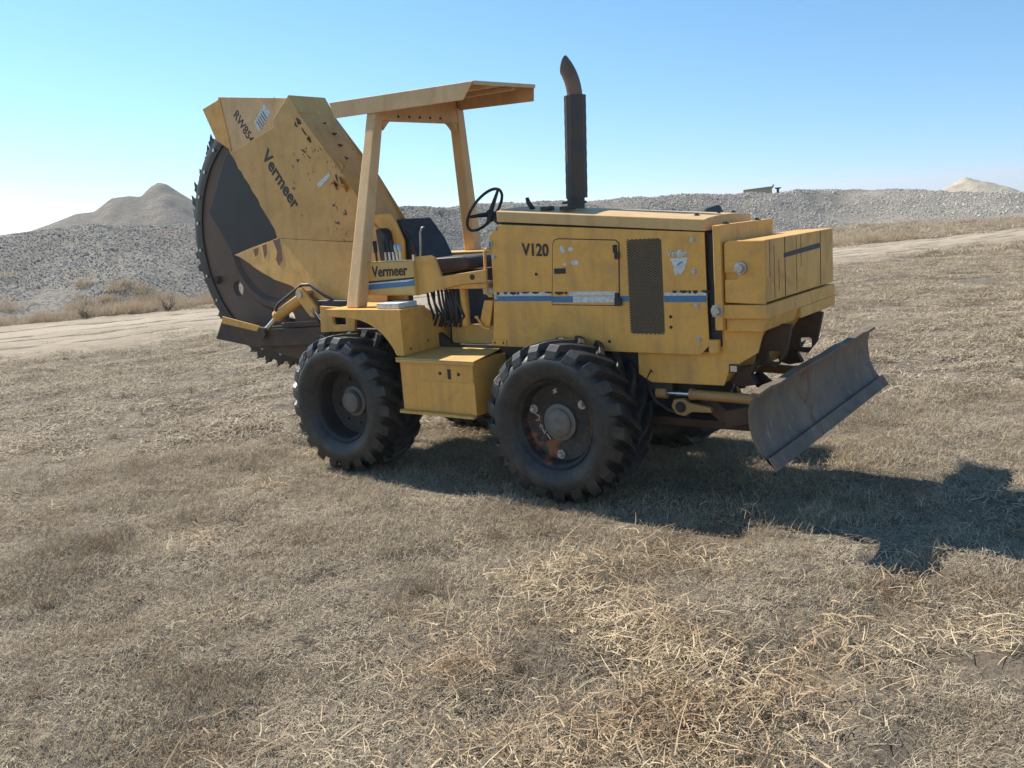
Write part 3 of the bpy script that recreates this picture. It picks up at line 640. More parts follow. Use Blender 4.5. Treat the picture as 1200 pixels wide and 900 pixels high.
m = MB(); m.tube([(.868, HY0-.006, 1.70), (.905, HY0-.006, 1.722)], .003, 5); m.build('emblem_mark', 'decal_blue', side)
for px, pz, w_b, h_b in ((-.085, 1.80, .05, .07), (-.01, 1.815, .05, .045), (.005, 1.715, .075, .045), (-.065, 1.715, .04, .025)):
    r_ = random.Random(int(px*1000)); pl = [(px+w_b*(.5+.5*math.cos(a_)*r_.uniform(.6, 1)), pz+h_b*(.5+.5*math.sin(a_)*r_.uniform(.6, 1))) for a_ in np.linspace(0, 6.0, 11)]
    m = MB(); m.plate(pl, HY0-.0085, HY0-.006); m.build('sticker_remnant', 'decal_white', side)
for x_, z_ in ((.985, 1.868), (.990, 1.655), (1.0, 1.425), (1.005, 1.19), (-.735, 1.88), (-.70, 1.80), (-.705, 1.49), (-.665, 2.02)):
    bolt(side, (x_, HY0, z_), .013, .014)
bolt(side, (-.745, HY0-.002, 1.905), .026, .02)
for x_, z_ in ((.80, 1.345), (.80, 1.272), (.30, 1.16), (-.31, 1.66)):
    m = MB(); m.tube([(x_, HY0+.002, z_), (x_, HY0-.004, z_)], .012, 12); m.build('hole', 'black_plate', side)
m = MB(); m.box(-.775, -.635, HY0-.012, HY0-.002, 1.105, 1.15); pl_ = m.build('hinge_plate', YP, side, bevel=.003)
for x_ in (-.745, -.66): bolt(pl_, (x_, HY0-.012, 1.127), .008, .006, mat='dark_steel', washer=False)
m = MB(); m.box(-.655, -.61, HY0+.03, HY1-.03, 1.55, 2.10); m.build('dash_panel', 'black_plate', T)
# radiator and front grille plate
m = MB(); m.box(1.062, 1.155, .385, 1.12, 1.14, 1.90); m.build('radiator', 'black_plate', T)
m = MB(); m.box(1.15, 1.205, .30, 1.235, 1.262, 1.955); gp = m.build('radiator_guard', 'paint_yellow_worn', T, bevel=.006)
for y_ in (.45, 1.0): bolt(gp, (1.178, y_, 1.955), .016, .016, 'z', 'dark_steel')
m = MB(); m.tube([(1.11, .37, 1.10), (1.11, .37, 1.19)], .04, 14); m.build('radiator_mount', YP, T)
# --- counterweight
m = MB(); m.plate([(1.215, 1.445), (1.493, 1.432), (1.496, 1.845), (1.25, 1.852), (1.218, 1.832), (1.216, 1.64), (1.30, 1.64), (1.32, 1.625), (1.30, 1.60), (1.216, 1.598)], .32, .345)
m.box(1.21, 1.496, .346, 1.685, 1.443, 1.846)
cw = m.build('counterweight', YW, T, bevel=.007)
for y_ in (.672, 1.393):
    m = MB(); m.box(1.490, 1.4985, y_-.004, y_+.004, 1.45, 1.842); m.build('weld_seam', 'rust_steel', cw)
for y_, z0, z1 in ((.893, 1.46, 1.838), (.985, 1.62, 1.838), (.478, 1.46, 1.80), (.56, 1.5, 1.7), (.40, 1.6, 1.84)):
    m = MB(); m.box(1.490, 1.4975, y_-.0028, y_+.0028, z0, z1); m.build('rust_streak', 'rust_steel', cw)
m = MB(); m.hull8([(1.493, .655, 1.708), (1.493, .655, 1.738), (1.4995, .655, 1.738), (1.4995, .655, 1.708)], [(1.493, 1.39, 1.722), (1.493, 1.39, 1.758), (1.4995, 1.39, 1.758), (1.4995, 1.39, 1.722)]); m.build('scuff_strip', 'decal_black', cw)
m = MB(); m.box(1.175, 1.503, .318, 1.70, 1.338, 1.43); m.box(1.20, 1.503, .95, 1.70, 1.262, 1.337); m.build('lower_weight', YW, T, bevel=.006)
m = MB(); m.hull8([(1.21, .345, 1.25), (1.21, .949, 1.25), (1.46, .949, 1.25), (1.46, .345, 1.25)], [(1.21, .345, 1.337), (1.21, .949, 1.337), (1.49, .949, 1.337), (1.49, .345, 1.337)]); m.build('weight_carrier', YW, T, bevel=.005)
for p_, r_ in (((1.335, .32, 1.672), .03), ((1.165, .318, 1.392), .03)):
    m = MB(); m.tube([Vector(p_), Vector(p_)-Vector((0, .02, 0))], .043, 20); m.tube([Vector(p_)-Vector((0, .018, 0)), Vector(p_)-Vector((0, .05, 0))], r_, 6); m.build('weight_bolt', 'bolt_metal', T, bevel=.002)
m = MB(); m.box(1.13, 1.20, .30, .318, 1.352, 1.43); m.build('bolt_lug', YP, T, bevel=.003)
# tow bracket under the weight
for y_ in (.66, 1.30):
    m = MB(); m.plate([(1.54, 1.26), (1.30, 1.255), (1.30, 1.12), (1.27, .975), (1.425, .955), (1.495, 1.045)], y_, y_+.035, [rrect(1.368, 1.455, .995, 1.07, .015)]); m.build('tow_bracket', 'rust_steel', T, bevel=.004)
for y_ in (.52, 1.42): m = MB(); m.plate([(1.14, .97), (1.30, .99), (1.36, 1.03), (1.30, .93), (1.34, .86), (1.24, .84), (1.16, .86)], y_, y_+.06); m.build('blade_mount', 'rust_steel', T, bevel=.004)
m = MB(); m.box(1.20, 1.27, .388, .401, .96, 1.02); lp = m.build('work_light', 'decal_black', T, bevel=.004)
m = MB(); m.box(1.212, 1.258, .384, .389, .97, 1.01); m.build('lens', 'chrome', lp)
# --- dozer blade
prof_b = [(1.745, .535), (1.70, .575), (1.655, .640), (1.622, .715), (1.606, .80), (1.604, .885), (1.618, .955), (1.640, .985)]
nrm_b = []
for i in range(len(prof_b)):
    a_, c_ = prof_b[max(0, i-1)], prof_b[min(len(prof_b)-1, i+1)]; tx, tz = c_[0]-a_[0], c_[1]-a_[1]; l_ = math.hypot(tx, tz); nrm_b.append((-tz/l_, tx/l_))
loop = prof_b+[(x-(-nx)*-.022 if False else x-abs(nx)*.022-.0, z-nz*.022) for (x, z), (nx, nz) in list(zip(prof_b, nrm_b))[::-1]]
m = MB(); yb = np.linspace(-.225, 2.225, 15); K = len(loop); vs = []; fs = []
for q, yy in enumerate(yb):
    roll_ = .032*(yy-1)/1.2; bend = .006*math.sin(q*1.7)+.004*math.sin(q*3.1)
    vs += [(x+bend*.4, yy, z+roll_+(bend if z > .9 else 0)) for x, z in loop]
for q in range(len(yb)-1): fs += [(q*K+i, q*K+(i+1) % K, (q+1)*K+(i+1) % K, (q+1)*K+i) for i in range(K)]
fs += [tuple(range(K)), tuple((len(yb)-1)*K+i for i in range(K-1, -1, -1))]
m.add(vs, fs); blade = m.build('dozer_blade', 'blade_steel', T, smooth=True, auto=40)
m = MB(); vs = []
lip = [(1.600, .968), (1.655, .972), (1.660, .998), (1.604, 1.004)]
for q, yy in enumerate(yb): roll_ = .032*(yy-1)/1.2; bn = .006*math.sin(q*1.7)+.006*math.sin(q*2.3); vs += [(x+bn*.5, yy, z+roll_+bn) for x, z in lip]
fs = [(q*4+i, q*4+(i+1) % 4, (q+1)*4+(i+1) % 4, (q+1)*4+i) for q in range(len(yb)-1) for i in range(4)]+[(0, 1, 2, 3), tuple((len(yb)-1)*4+i for i in (3, 2, 1, 0))]
m.add(vs, fs); m.build('top_lip', 'blade_steel', blade, bevel=.004)
m = MB(); m.hull8([(1.745, -.225, .50), (1.762, -.225, .497), (1.715, -.225, .572), (1.70, -.225, .566)], [(1.745, 2.225, .565), (1.762, 2.225, .562), (1.715, 2.225, .637), (1.70, 2.225, .631)]); m.build('cutting_edge', 'blade_steel', blade, bevel=.002)
for y_ in (.55, 1.45):
    m = MB(); m.bar((1.10, y_, .60), (1.60, y_, .72), .09, .12); m.bar((.95, y_, .74), (1.12, y_, .60), .07, .10); m.build('push_arm', 'rust_steel', T, bevel=.005)
m = MB(); m.box(1.50, 1.59, .4, 1.6, .67, .83); m.build('blade_beam', 'rust_steel', T, bevel=.005)
for y_ in (.45, 1.55):
    m = MB(); m.tube([(.90, y_, .782), (1.60, y_, .765)], .036, 18); m.tube([(.88, y_, .782), (.905, y_, .782)], .042, 18)
    m.tube([(.62, y_, .78), (.70, y_, .78)], .04, 16); cyl = m.build('blade_cylinder', 'paint_grimy', T, smooth=True, auto=40)
    m = MB(); m.tube([(.69, y_, .78), (.90, y_, .782)], .016, 12); m.build('piston_rod', 'chrome', cyl, smooth=True, auto=40)
m = MB(); m.plate([(.76, .74), (.74, .69), (.78, .635), (.84, .625), (.90, .66), (1.05, .665), (1.04, .70), (.88, .72), (.84, .75)], .42, .46); pv = m.build('pivot_lug', 'paint_grimy', T, bevel=.004)
bolt(pv, (.815, .42, .69), .026, .014, mat='dark_steel')
m = MB(); m.box(.55, .75, .43, 1.5, .80, .86); m.build('cross_member', 'dark_steel', T, bevel=.004)
m = MB(); m.tube([(.66, .43, .90), (.60, .40, .95), (.56, .41, .88), (.60, .44, .80)], .010, 8); m.build('hydraulic_hose', 'black_rubber', T, smooth=True, auto=40)
m = MB(); m.tube([(.58, .47, .86), (.56, .44, .80), (.62, .42, .72), (.72, .43, .66), (.85, .47, .62)], .014, 8); m.build('hydraulic_hose', 'black_rubber', T, smooth=True, auto=40)
m = MB(); m.box(.20, 1.5, .62, 1.38, .50, .56); m.build('belly_plate', 'rust_steel', T, bevel=.004)

# --- exhaust
sx, sy = -.17, .76
m = MB(); m.tube([(sx-.01, sy, 2.10), (sx-.008, sy, 2.21)], .068, 24); m.tube([(sx-.009, sy, 2.165), (sx-.008, sy, 2.185)], .082, 24); m.bar((sx-.10, sy-.05, 2.176), (sx-.06, sy-.04, 2.176), .02, .02)
ex = m.build('exhaust_base', 'exhaust_steel', T, smooth=True, auto=40)
m = MB(); n = 26; ringn = 30; vs = []; fs = []
for q in range(n+1):
    z = 2.205+(2.965-2.205)*q/n
    for k in range(ringn):
        a_ = 2*PI*k/ringn; r_ = .082+.0022*(1 if (k % 2) else -1)+.0012*math.sin(q*2.1+k); vs.append((sx+(z-2.2)*.045+r_*math.cos(a_), sy+r_*math.sin(a_), z))
for q in range(n): fs += [(q*ringn+k, q*ringn+(k+1) % ringn, (q+1)*ringn+(k+1) % ringn, (q+1)*ringn+k) for k in range(ringn)]
fs += [tuple(range(ringn-1, -1, -1)), tuple(n*ringn+k for k in range(ringn))]
m.add(vs, fs); m.build('heat_shield', 'exhaust_steel', ex)
# curved tip, hollow, cut on a slant
cx0 = sx+.035; vs = []; fs = []; nr = 24; ns = 12
def tip_pt(f, a_, r_):
    # centre line bends back (towards -X)
    ang = f*.72; R_ = .42; c_ = Vector((cx0-R_*(1-math.cos(ang)), sy-.0, 2.95+R_*math.sin(ang)))
    t_ = Vector((-math.sin(ang), 0, math.cos(ang))); n1 = Vector((math.cos(ang), 0, math.sin(ang)))
    return c_+n1*r_*math.cos(a_)+Vector((0, 1, 0))*r_*math.sin(a_)
for r_ in (.058, .052):
    for q in range(ns+1):
        for k in range(nr):
            a_ = 2*PI*k/nr; f = q/ns*(1.0-.30*(.5-.5*math.cos(a_)))*(1.0) if r_ else 0; vs.append(tip_pt(f, a_, r_))
H_ = (ns+1)*nr
for q in range(ns):
    for k in range(nr):
        k2 = (k+1) % nr; fs += [(q*nr+k, q*nr+k2, (q+1)*nr+k2, (q+1)*nr+k), (H_+q*nr+k2, H_+q*nr+k, H_+(q+1)*nr+k, H_+(q+1)*nr+k2)]
for k in range(nr): k2 = (k+1) % nr; fs.append((ns*nr+k, ns*nr+k2, H_+ns*nr+k2, H_+ns*nr+k))
m = MB(); m.add(vs, fs); m.build('exhaust_tip', 'exhaust_tip', ex, smooth=True, auto=40)
# air cleaner cover on the far side of the hood
m = MB(); m.hull8([(.32, 1.16, 1.85), (.80, 1.16, 1.85), (.80, 1.5, 1.85), (.32, 1.5, 1.85)], [(.36, 1.20, 2.02), (.70, 1.20, 2.06), (.72, 1.42, 2.085), (.36, 1.42, 2.03)]); m.build('air_cleaner_cover', 'lid_dark', T, bevel=.02)

# --- step box between the wheels
m = MB(); m.box(-1.47, -.715, -.01, .43, .60, 1.03)
stp = m.build('step_box', YP, T, bevel=.008)
m = MB(); m.hull8([(-1.495, -.035, 1.032), (-.675, -.035, 1.030), (-.78, .44, 1.052), (-1.46, .44, 1.052)], [(-1.495, -.035, 1.042), (-.675, -.035, 1.040), (-.78, .44, 1.062), (-1.46, .44, 1.062)]); m.box(-1.49, -.68, -.036, -.022, 1.005, 1.031); m.build('step_tread', 'paint_cream', stp, bevel=.004)
m = MB(); m.box(-1.25, -.70, -.016, -.0105, .615, .862); m.build('lower_face', YP, stp, bevel=.002)
m = MB(); m.box(-.965, -.935, -.014, -.009, .885, .965); m.build('slot', 'black_plate', stp)
for x_ in (-1.045, -.855): m = MB(); m.tube([(x_, -.008, .928), (x_, -.014, .928)], .014, 14); m.build('hole', 'black_plate', stp)
m = MB(); m.box(-1.48, -.71, -.05, -.008, .588, .608)
for k in range(38): m.hull8([(-1.475+k*.02, -.05, .607), (-1.467+k*.02, -.05, .607), (-1.467+k*.02, -.03, .607), (-1.475+k*.02, -.03, .607)], [(-1.473+k*.02, -.05, .620), (-1.469+k*.02, -.05, .620), (-1.469+k*.02, -.03, .620), (-1.473+k*.02, -.03, .620)])
m.build('grip_edge', 'paint_cream', stp)
# --- fenders (near one, and its mirror on the far side)
FX, FZ = -1.42, 1.428
out = [(-2.30, 1.375), (-2.30, FZ), (FX, FZ), (FX, 1.055)]+[(-1.50, 1.055), (-1.53, 1.11), (-1.575, 1.168), (-1.635, 1.225), (-1.71, 1.275), (-1.79, 1.312), (-1.88, 1.34), (-2.0, 1.358)]+[(-2.13, 1.362)]
m = MB(); m.plate(out, -.005, .008)
m.platez([(-2.30, .009), (FX, .009), (FX, .30), (FX-.0, .30), (-2.30, .62)], FZ-.013, FZ)
m.platex([(.009, 1.055), (.009, FZ-.014), (.299, FZ-.014), (.605, 1.235), (.59, 1.068)], FX-.012, FX)
m.hull8([(FX-.012, .30, 1.415), (FX-.012, .605, 1.222), (FX, .605, 1.222), (FX, .30, 1.415)], [(-1.9, .30, 1.415), (-1.9, .605, 1.30), (-1.9, .605, 1.31), (-1.9, .30, 1.425)])
fen = m.build('fender', YP, T, bevel=.004)
for y_, z_ in ((.08, 1.10), (.30, 1.135), (.50, 1.13)): bolt(fen, (FX, y_, z_), .010, .006, 'x', 'rust_steel', False)
m = MB(); m.box(-2.35, FX, 1.55, 2.005, 1.415, 1.428); m.box(-2.35, FX, 1.995, 2.008, 1.35, 1.414); m.box(FX-.012, FX, 1.55, 1.994, 1.06, 1.414); m.build('fender', YP, T, bevel=.004)
m = MB(); m.box(-1.72, -1.47, .04, .26, 1.43, 1.475); m.build('battery_lid', 'decal_white', T, bevel=.004)
# operator platform
m = MB(); m.plate([(-1.325, 1.07), (-.80, 1.07), (-.80, 1.245), (-1.318, 1.252)], .50, .515); m.build('frame_side', 'paint_cream', T, bevel=.003)
m = MB(); m.box(-1.9, -.72, .516, 1.55, 1.235, 1.25); m.build('floor_plate', 'rust_steel', T)
m = MB(); m.box(-1.55, -1.40, .70, 1.3, 1.25, 1.66); m.build('seat_base', 'black_plate', T, bevel=.01)
# console with levers
m = MB(); m.box(-2.03, -1.465, .25, .42, 1.515, 1.80); con = m.build('console', 'paint_cream', T, bevel=.012)
m = MB(); m.plate([(-2.027, 1.566), (-1.47, 1.598), (-1.467, 1.648), (-2.022, 1.618)], .2465, .251); m.build('decal_stripe', 'decal_blue', con)
m = MB(); m.plate([(-2.022, 1.622), (-1.467, 1.652), (-1.467, 1.668), (-2.022, 1.637)], .2465, .251); m.build('decal_stripe', 'decal_black', con)
m = MB(); m.plate([(-2.022, 1.610), (-1.8, 1.624), (-1.55, 1.632), (-1.47, 1.645), (-1.47, 1.651), (-2.022, 1.621)], .2455, .2465); m.build('decal_stripe', 'decal_white', con)
lettering('Vermeer', (-1.945, .247, 1.678), (1, 0, .02), (.05, 0, 1), .125, 'decal_black', con, width=.41, bold=.02)
for x_ in (-1.98, -1.87, -1.825, -1.78, -1.74, -1.70):
    m = MB(); tall = x_ < -1.75; m.tube([(x_, .36, 1.79), (x_-.005, .36, 1.88)], .010, 8); m.build('lever', 'chrome' if x_ > -1.9 else 'dark_steel', con)
    m = MB(); zt_ = 1.975 if tall else 1.94; m.tube([(x_-.005, .36, 1.875), (x_-.008, .36, zt_-.01), (x_-.008, .36, zt_)], [.017, .019, .012], 10); m.build('lever_knob', 'vinyl_black' if tall else 'bolt_metal', con, smooth=True, auto=50)
m = MB(); m.tube([(-1.56, .45, 1.79), (-1.545, .45, 1.90), (-1.535, .45, 2.02), (-1.515, .45, 2.06), (-1.49, .45, 2.065)], .009, 8); m.build('lever', 'bolt_metal', con, smooth=True)
m = MB(); m.tube([(-1.48, .28, 1.80), (-1.48, .28, 1.85)], .014, 10); m.build('switch', 'chrome', con)
# seat side frame
m = MB(); m.plate([(-1.48, 1.512), (-1.50, 1.80), (-1.47, 1.832), (-1.30, 1.838), (-1.26, 1.82), (-1.205, 1.665), (-.742, 1.712), (-.75, 1.612), (-1.0, 1.60)], .285, .31); m.build('seat_frame', YP, T, bevel=.004)
m = MB(); m.tube([(-.88, .29, 1.655), (-.88, .278, 1.655)], .022, 16); m.build('hole', 'black_plate', T)
m = MB(); m.box(-1.26, -.78, .312, .60, 1.56, 1.60); m.build('seat_shelf', YP, T, bevel=.003)
m = MB(); m.tube([(-1.09, .42, 1.25), (-1.09, .42, 1.559)], .035, 14); m.build('seat_post', YP, T, smooth=True, auto=40)
# seat
def pad(poly, y0, y1, nm, mat, parent, bev):
    m = MB(); m.plate(poly, y0, y1); return m.build(nm, mat, parent, bevel=bev, seg=3, smooth=True, auto=60)
seat = empty('seat', T)
pad([(-1.72, 1.66), (-1.20, 1.69), (-1.16, 1.74), (-1.20, 1.80), (-1.72, 1.79)], .60, 1.12, 'cushion', 'vinyl_brown', seat, .03)
pad([(-2.06, 1.72), (-1.80, 1.75), (-1.90, 1.95), (-2.06, 2.15), (-2.12, 2.13), (-2.13, 1.98)], .74, 1.20, 'backrest', 'vinyl_black', seat, .02)
pad([(-2.20, 1.75), (-2.07, 1.75), (-2.10, 2.04), (-2.15, 2.08), (-2.23, 2.07)], .62, 1.28, 'seat_shell', 'vinyl_black', seat, .03)
# hoses under the seat
for k in range(9):
    m = MB(); r_ = random.Random(k); x_ = -1.42+.04*k; m.tube([(x_-.05, .40+.03*r_.random(), 1.24), (x_+.02, .34+.05*r_.random(), 1.33), (x_+.01*r_.uniform(-3, 3), .36, 1.44), (x_-.07, .42, 1.55)], .010+.004*r_.random(), 7); m.build('hydraulic_hose', 'black_rubber', T, smooth=True, auto=50)
# pedal, brake bracket, grab handle by the hood
m = MB(); m.tube([(-.765, .33, 1.86), (-.775, .33, 1.84), (-.785, .33, 1.53), (-.76, .33, 1.50), (-.74, .345, 1.50)], .013, 10); m.tube([(-.765, .33, 1.86), (-.745, .345, 1.87)], .013, 10); m.build('grab_handle', YP, T, smooth=True, auto=50)
m = MB(); m.hull8([(-.93, .38, 1.25), (-.82, .38, 1.25), (-.82, .42, 1.25), (-.93, .42, 1.25)], [(-.84, .36, 1.46), (-.75, .36, 1.46), (-.75, .40, 1.46), (-.84, .40, 1.46)]); m.tube([(-.93, .36, 1.33), (-.87, .36, 1.24), (-.80, .36, 1.23)], .010, 8); m.tube([(-.935, .36, 1.335), (-.93, .36, 1.32)], .016, 10); m.build('pedal_bracket', 'paint_yellow_worn', T, bevel=.003)
m = MB(); m.box(-.90, -.74, .42, .52, 1.50, 1.57); m.build('reservoir', 'decal_white', T, bevel=.015)
m = MB(); m.plate([(-.95, 1.25), (-.70, 1.25), (-.70, 1.62), (-.78, 1.62)], .60, .62); m.build('firewall', 'paint_yellow_worn', T)
# far side console and arm box
m = MB(); m.box(-2.32, -1.55, 1.50, 1.78, 1.44, 1.80); m.build('far_console', 'paint_cream', T, bevel=.008)
m = MB(); m.box(-1.549, -.9, 1.50, 1.72, 1.56, 1.79); m.build('arm_box', 'paint_cream', T, bevel=.008)
# steering wheel
c0 = Vector((-1.10, .79, 2.169)); nrm = Vector((-.80, -.05, .60)).normalized(); sw = empty('steering_wheel', T)
a1 = nrm.orthogonal().normalized(); a2 = nrm.cross(a1); R_ = .205
m = MB(); P_ = [c0+(a1*math.cos(2*PI*k/40)+a2*math.sin(2*PI*k/40))*R_ for k in range(41)]; m.tube(P_, .0125, 10, cap=False); m.build('wheel_ring', 'vinyl_black', sw, smooth=True)
hubc = c0-nrm*.06
for ang in (35, 155, 275): m = MB(); m.tube([hubc, c0+(a1*math.cos(math.radians(ang))+a2*math.sin(math.radians(ang)))*R_], [.022, .011], 8); m.build('spoke', 'vinyl_black', sw, smooth=True, auto=60)
m = MB(); m.tube([hubc+nrm*.02, hubc-nrm*.05, hubc-nrm*.06], [.035, .045, .03], 18); m.build('hub', 'vinyl_black', sw, smooth=True, auto=50)
m = MB(); m.tube([hubc-nrm*.05, (-.64, .80, 1.80)], .028, 14); m.build('column', 'vinyl_black', sw, smooth=True, auto=50)

# --- roll bar and canopy
def post(b_, t_, wb, wt, nm='canopy_post'):
    m = MB(); b_, t_ = Vector(b_), Vector(t_); q = lambda p, w: [p+Vector((-w*.55, -w*.5, 0)), p+Vector((w*.55, -w*.5, 0)), p+Vector((w*.55, w*.5, 0)), p+Vector((-w*.55, w*.5, 0))]
    m.hull8(q(b_, wb), q(t_, wt)); return m.build(nm, 'paint_canopy', T, bevel=.012)
post((-2.065, .15, 1.43), (-2.01, .545, 3.07), .125, .10); post((-2.045, 1.80, 1.43), (-1.93, 1.53, 3.12), .125, .10)
m = MB(); m.hull8([(-2.045, .56, 2.985), (-1.955, .56, 2.985), (-1.955, .56, 3.155), (-2.045, .56, 3.155)], [(-1.98, 1.50, 2.985), (-1.89, 1.50, 2.985), (-1.89, 1.50, 3.185), (-1.98, 1.50, 3.185)])
for y_, sg, xo in ((.575, 1, -.045), (1.50, -1, .02)):
    m.platex([(y_, 2.90), (y_, 2.984), (y_+sg*.10, 2.984), (y_+sg*.07, 2.965)], -1.99+xo, -1.92+xo)
for k in range(6): pass
bm_ = m.build('cross_beam', 'paint_canopy', T, bevel=.004)
for k in range(5): m = MB(); m.tube([(-1.953+.0691*(.19+.13*k)+.004, .75+.13*k, 3.02), (-1.953+.0691*(.19+.13*k)-.004, .75+.13*k, 3.02)], .011, 10); m.build('hole', 'black_plate', bm_)
# canopy tray: sheet with turned-down sides, cut back at the ends
nr_, nf_, fr_, ff_ = Vector((-2.50, .49, 3.185)), Vector((-.885, .49, 3.150)), Vector((-2.62, 1.52, 3.225)), Vector((-1.02, 1.52, 3.205))
def slab(q, th):
    m = MB(); q = [Vector(p) for p in q]; n_ = (q[1]-q[0]).cross(q[3]-q[0]).normalized()*th; m.hull8(q, [p+n_ for p in q]); return m
slab([nr_, nf_, ff_, fr_], .008).build('canopy_roof', 'paint_canopy', T, bevel=.003)
slab([nr_+Vector((.06, -.012, -.135)), nf_+Vector((-.10, -.012, -.125)), nf_+Vector((0, -.0, .006)), nr_+Vector((0, 0, .006))], .008).build('canopy_side', 'paint_canopy', T, bevel=.003)
slab([fr_+Vector((.06, .012, -.11)), ff_+Vector((-.02, .012, -.13)), ff_+Vector((0, .0, .004)), fr_+Vector((0, .0, .004))], .008).build('canopy_side', 'paint_canopy', T, bevel=.003)
slab([nf_+Vector((.004, 0, -.022)), ff_+Vector((.004, 0, -.022)), ff_+Vector((.004, 0, .008)), nf_+Vector((.004, 0, .008))], .006).build('canopy_lip', 'paint_canopy', T)
slab([nr_+Vector((.004, 0, -.05)), fr_+Vector((.004, 0, -.05)), fr_+Vector((.004, 0, .0)), nr_+Vector((.004, 0, .0))], .006).build('canopy_lip', 'paint_canopy', T)
for a_, c_ in (((-2.45, .80, 3.165), (-.98, .80, 3.15)), ((-2.5, 1.25, 3.185), (-1.05, 1.25, 3.17))): m = MB(); m.bar(a_, c_, .05, .03); m.build('canopy_rib', 'paint_canopy', T, bevel=.003)

# --- rock wheel with teeth
DC = Vector((-3.925, .90, 2.056)); RD_ = 1.29
rw = empty('rock_wheel', T, DC)
hole_ang = [-142+60*k for k in range(6)]
holes = [[(p[0], p[1]) for p in circ(.84*math.cos(math.radians(a_)), .84*math.sin(math.radians(a_)), .085, 20)] for a_ in hole_ang]
m = MB(); m.plate(circ(0, 0, 1.16, 90), -.035, .035, holes); m.build('disc', 'disc_steel', rw)
m = MB(); m.lathe([(1.15, -.055), (1.26, -.055), (RD_, -.04), (RD_, .04), (1.26, .055), (1.15, .055)], 90, closed=True); rim_ = m.build('rim_ring', 'dark_steel', rw, smooth=True, auto=30)
m = MB(); m.lathe([(.62, -.036), (.66, -.075), (.72, -.075), (.76, -.036)], 60); m.lathe([(.0, -.09), (.30, -.09), (.34, -.08), (.36, -.04)], 40); m.build('centre_ring', 'disc_steel', rw, smooth=True, auto=30)
tooth_src = None; NT = 56
for k in range(NT):
    a_ = 2*PI*k/NT; off = (-.03, 0, .03, .01, -.02)[k % 5]
    if k < 1:
        m = MB()
        m.hull8([(-.03, -.022, -.05), (-.03, .022, -.05), (-.03, .022, .05), (-.03, -.022, .05)], [(.035, -.018, -.045), (.035, .018, -.045), (.045, .018, .02), (.045, -.018, .02)])
        m.tube([(.015, 0, .0), (.05, 0, -.03), (.085, 0, -.06)], [.021, .017, .004], 8)
        tooth_src = m.build('tooth', 'dark_steel', rw); o = tooth_src
    else:
        o = tooth_src.copy(); COL.objects.link(o)
    o.location = (RD_*math.cos(a_), off, RD_*math.sin(a_)); o.rotation_euler = (0, -a_, 0)
for k in range(26):
    a_ = 2*PI*(k+.3)/26; m = MB(); m.tube([(1.205*math.cos(a_), -.054, 1.205*math.sin(a_)), (1.205*math.cos(a_), -.070, 1.205*math.sin(a_))], .018, 6); m.build('segment_bolt', 'bolt_metal', rw)
m = MB(); m.bar((-1.0, -.04, -.44), (-.93, -.06, -.40), .05, .06); m.tube([(-.98, -.05, -.43), (-.95, -.09, -.40)], .03, 10); m.build('drive_lug', 'rust_steel', rw)
# --- wheel housing
H = 'paint_yellow_rusty'
y0h, y1h = .68, 1.12
r_ = random.Random(3)
def jag(a_, c_, n_, amt): return [(a_[0]+(c_[0]-a_[0])*k/n_+r_.uniform(-amt, amt), a_[1]+(c_[1]-a_[1])*k/n_+r_.uniform(-amt, amt)) for k in range(1, n_)]
upper = [(-4.21, 2.921), (-3.142, 3.190), (-2.60, 2.56), (-2.28, 2.10), (-2.10, 1.96), (-2.70, 1.978), (-3.636, 2.048), (-3.66, 2.14)]+jag((-3.66, 2.14), (-4.21, 2.921), 16, .012)
m = MB(); m.plate(upper, y0h, y0h+.014); hs = m.build('housing_side', H, T, bevel=.002)
m = MB(); m.plate(upper[:7]+[(-3.66, 2.14)], y1h, y1h+.014); m.build('housing_side', H, T)
lo_ = [(-3.636, 2.046), (-2.70, 1.976), (-2.10, 1.95), (-2.12, 1.42), (-2.895, 1.40)]+jag((-2.895, 1.40), (-3.42, 1.585), 6, .012)+[(-3.42, 1.585), (-3.68, 1.648)]+jag((-3.68, 1.648), (-4.30, 1.900), 8, .012)+[(-4.305, 1.905), (-4.0, 1.975)]
# lower flare leans outwards towards its lower edge
m = MB(); m.prism([lo_], lambda u, v, d: (u, y0h-.002-(2.05-v)*.16+d, v), 0, .012); m.build('housing_flare', YW, T, bevel=.002)
# front wall of the housing between the two sides
m = MB()
a_, b_, c_ = (-3.142, 3.190), (-2.60, 2.56), (-2.28, 2.10)
for p, q in ((a_, b_), (b_, c_)):
    m.hull8([(p[0], y0h+.015, p[1]), (p[0], y1h-.002, p[1]+.02), (q[0]-.06, y1h-.002, q[1]+.02), (q[0], y0h+.015, q[1])], [(p[0]-.03, y0h+.015, p[1]-.02), (p[0]-.03, y1h-.002, p[1]-.0), (q[0]-.09, y1h-.002, q[1]-.0), (q[0]-.03, y0h+.015, q[1]-.02)])
m.build('housing_front', H, T, bevel=.002)
m = MB(); m.plate([(-3.50, 3.10), (-3.500, 3.172), (-3.241, 3.365), (-3.135, 3.196), (-3.16, 3.17)], y0h-.002, y1h+.02); m.build('housing_cap', 'paint_cream', T, bevel=.004)
m = MB(); m.plate([(-4.38, 3.495), (-3.33, 3.352), (-3.2, 3.1), (-3.4, 2.9), (-4.285, 2.925)], .745, 1.10); ub = m.build('upper_guard', 'paint_canopy', T, bevel=.004)
m = MB(); m.plate([(-4.71, 3.417), (-4.37, 3.49), (-4.27, 2.93), (-4.545, 3.083)], .785, 1.06); m.build('guard_flange', YW, T, bevel=.004)
m = MB(); m.bar((-4.36, .742, 3.47), (-4.27, .742, 2.94), .03, .012, (0, 1, 0)); m.build('guard_rib', YW, ub)
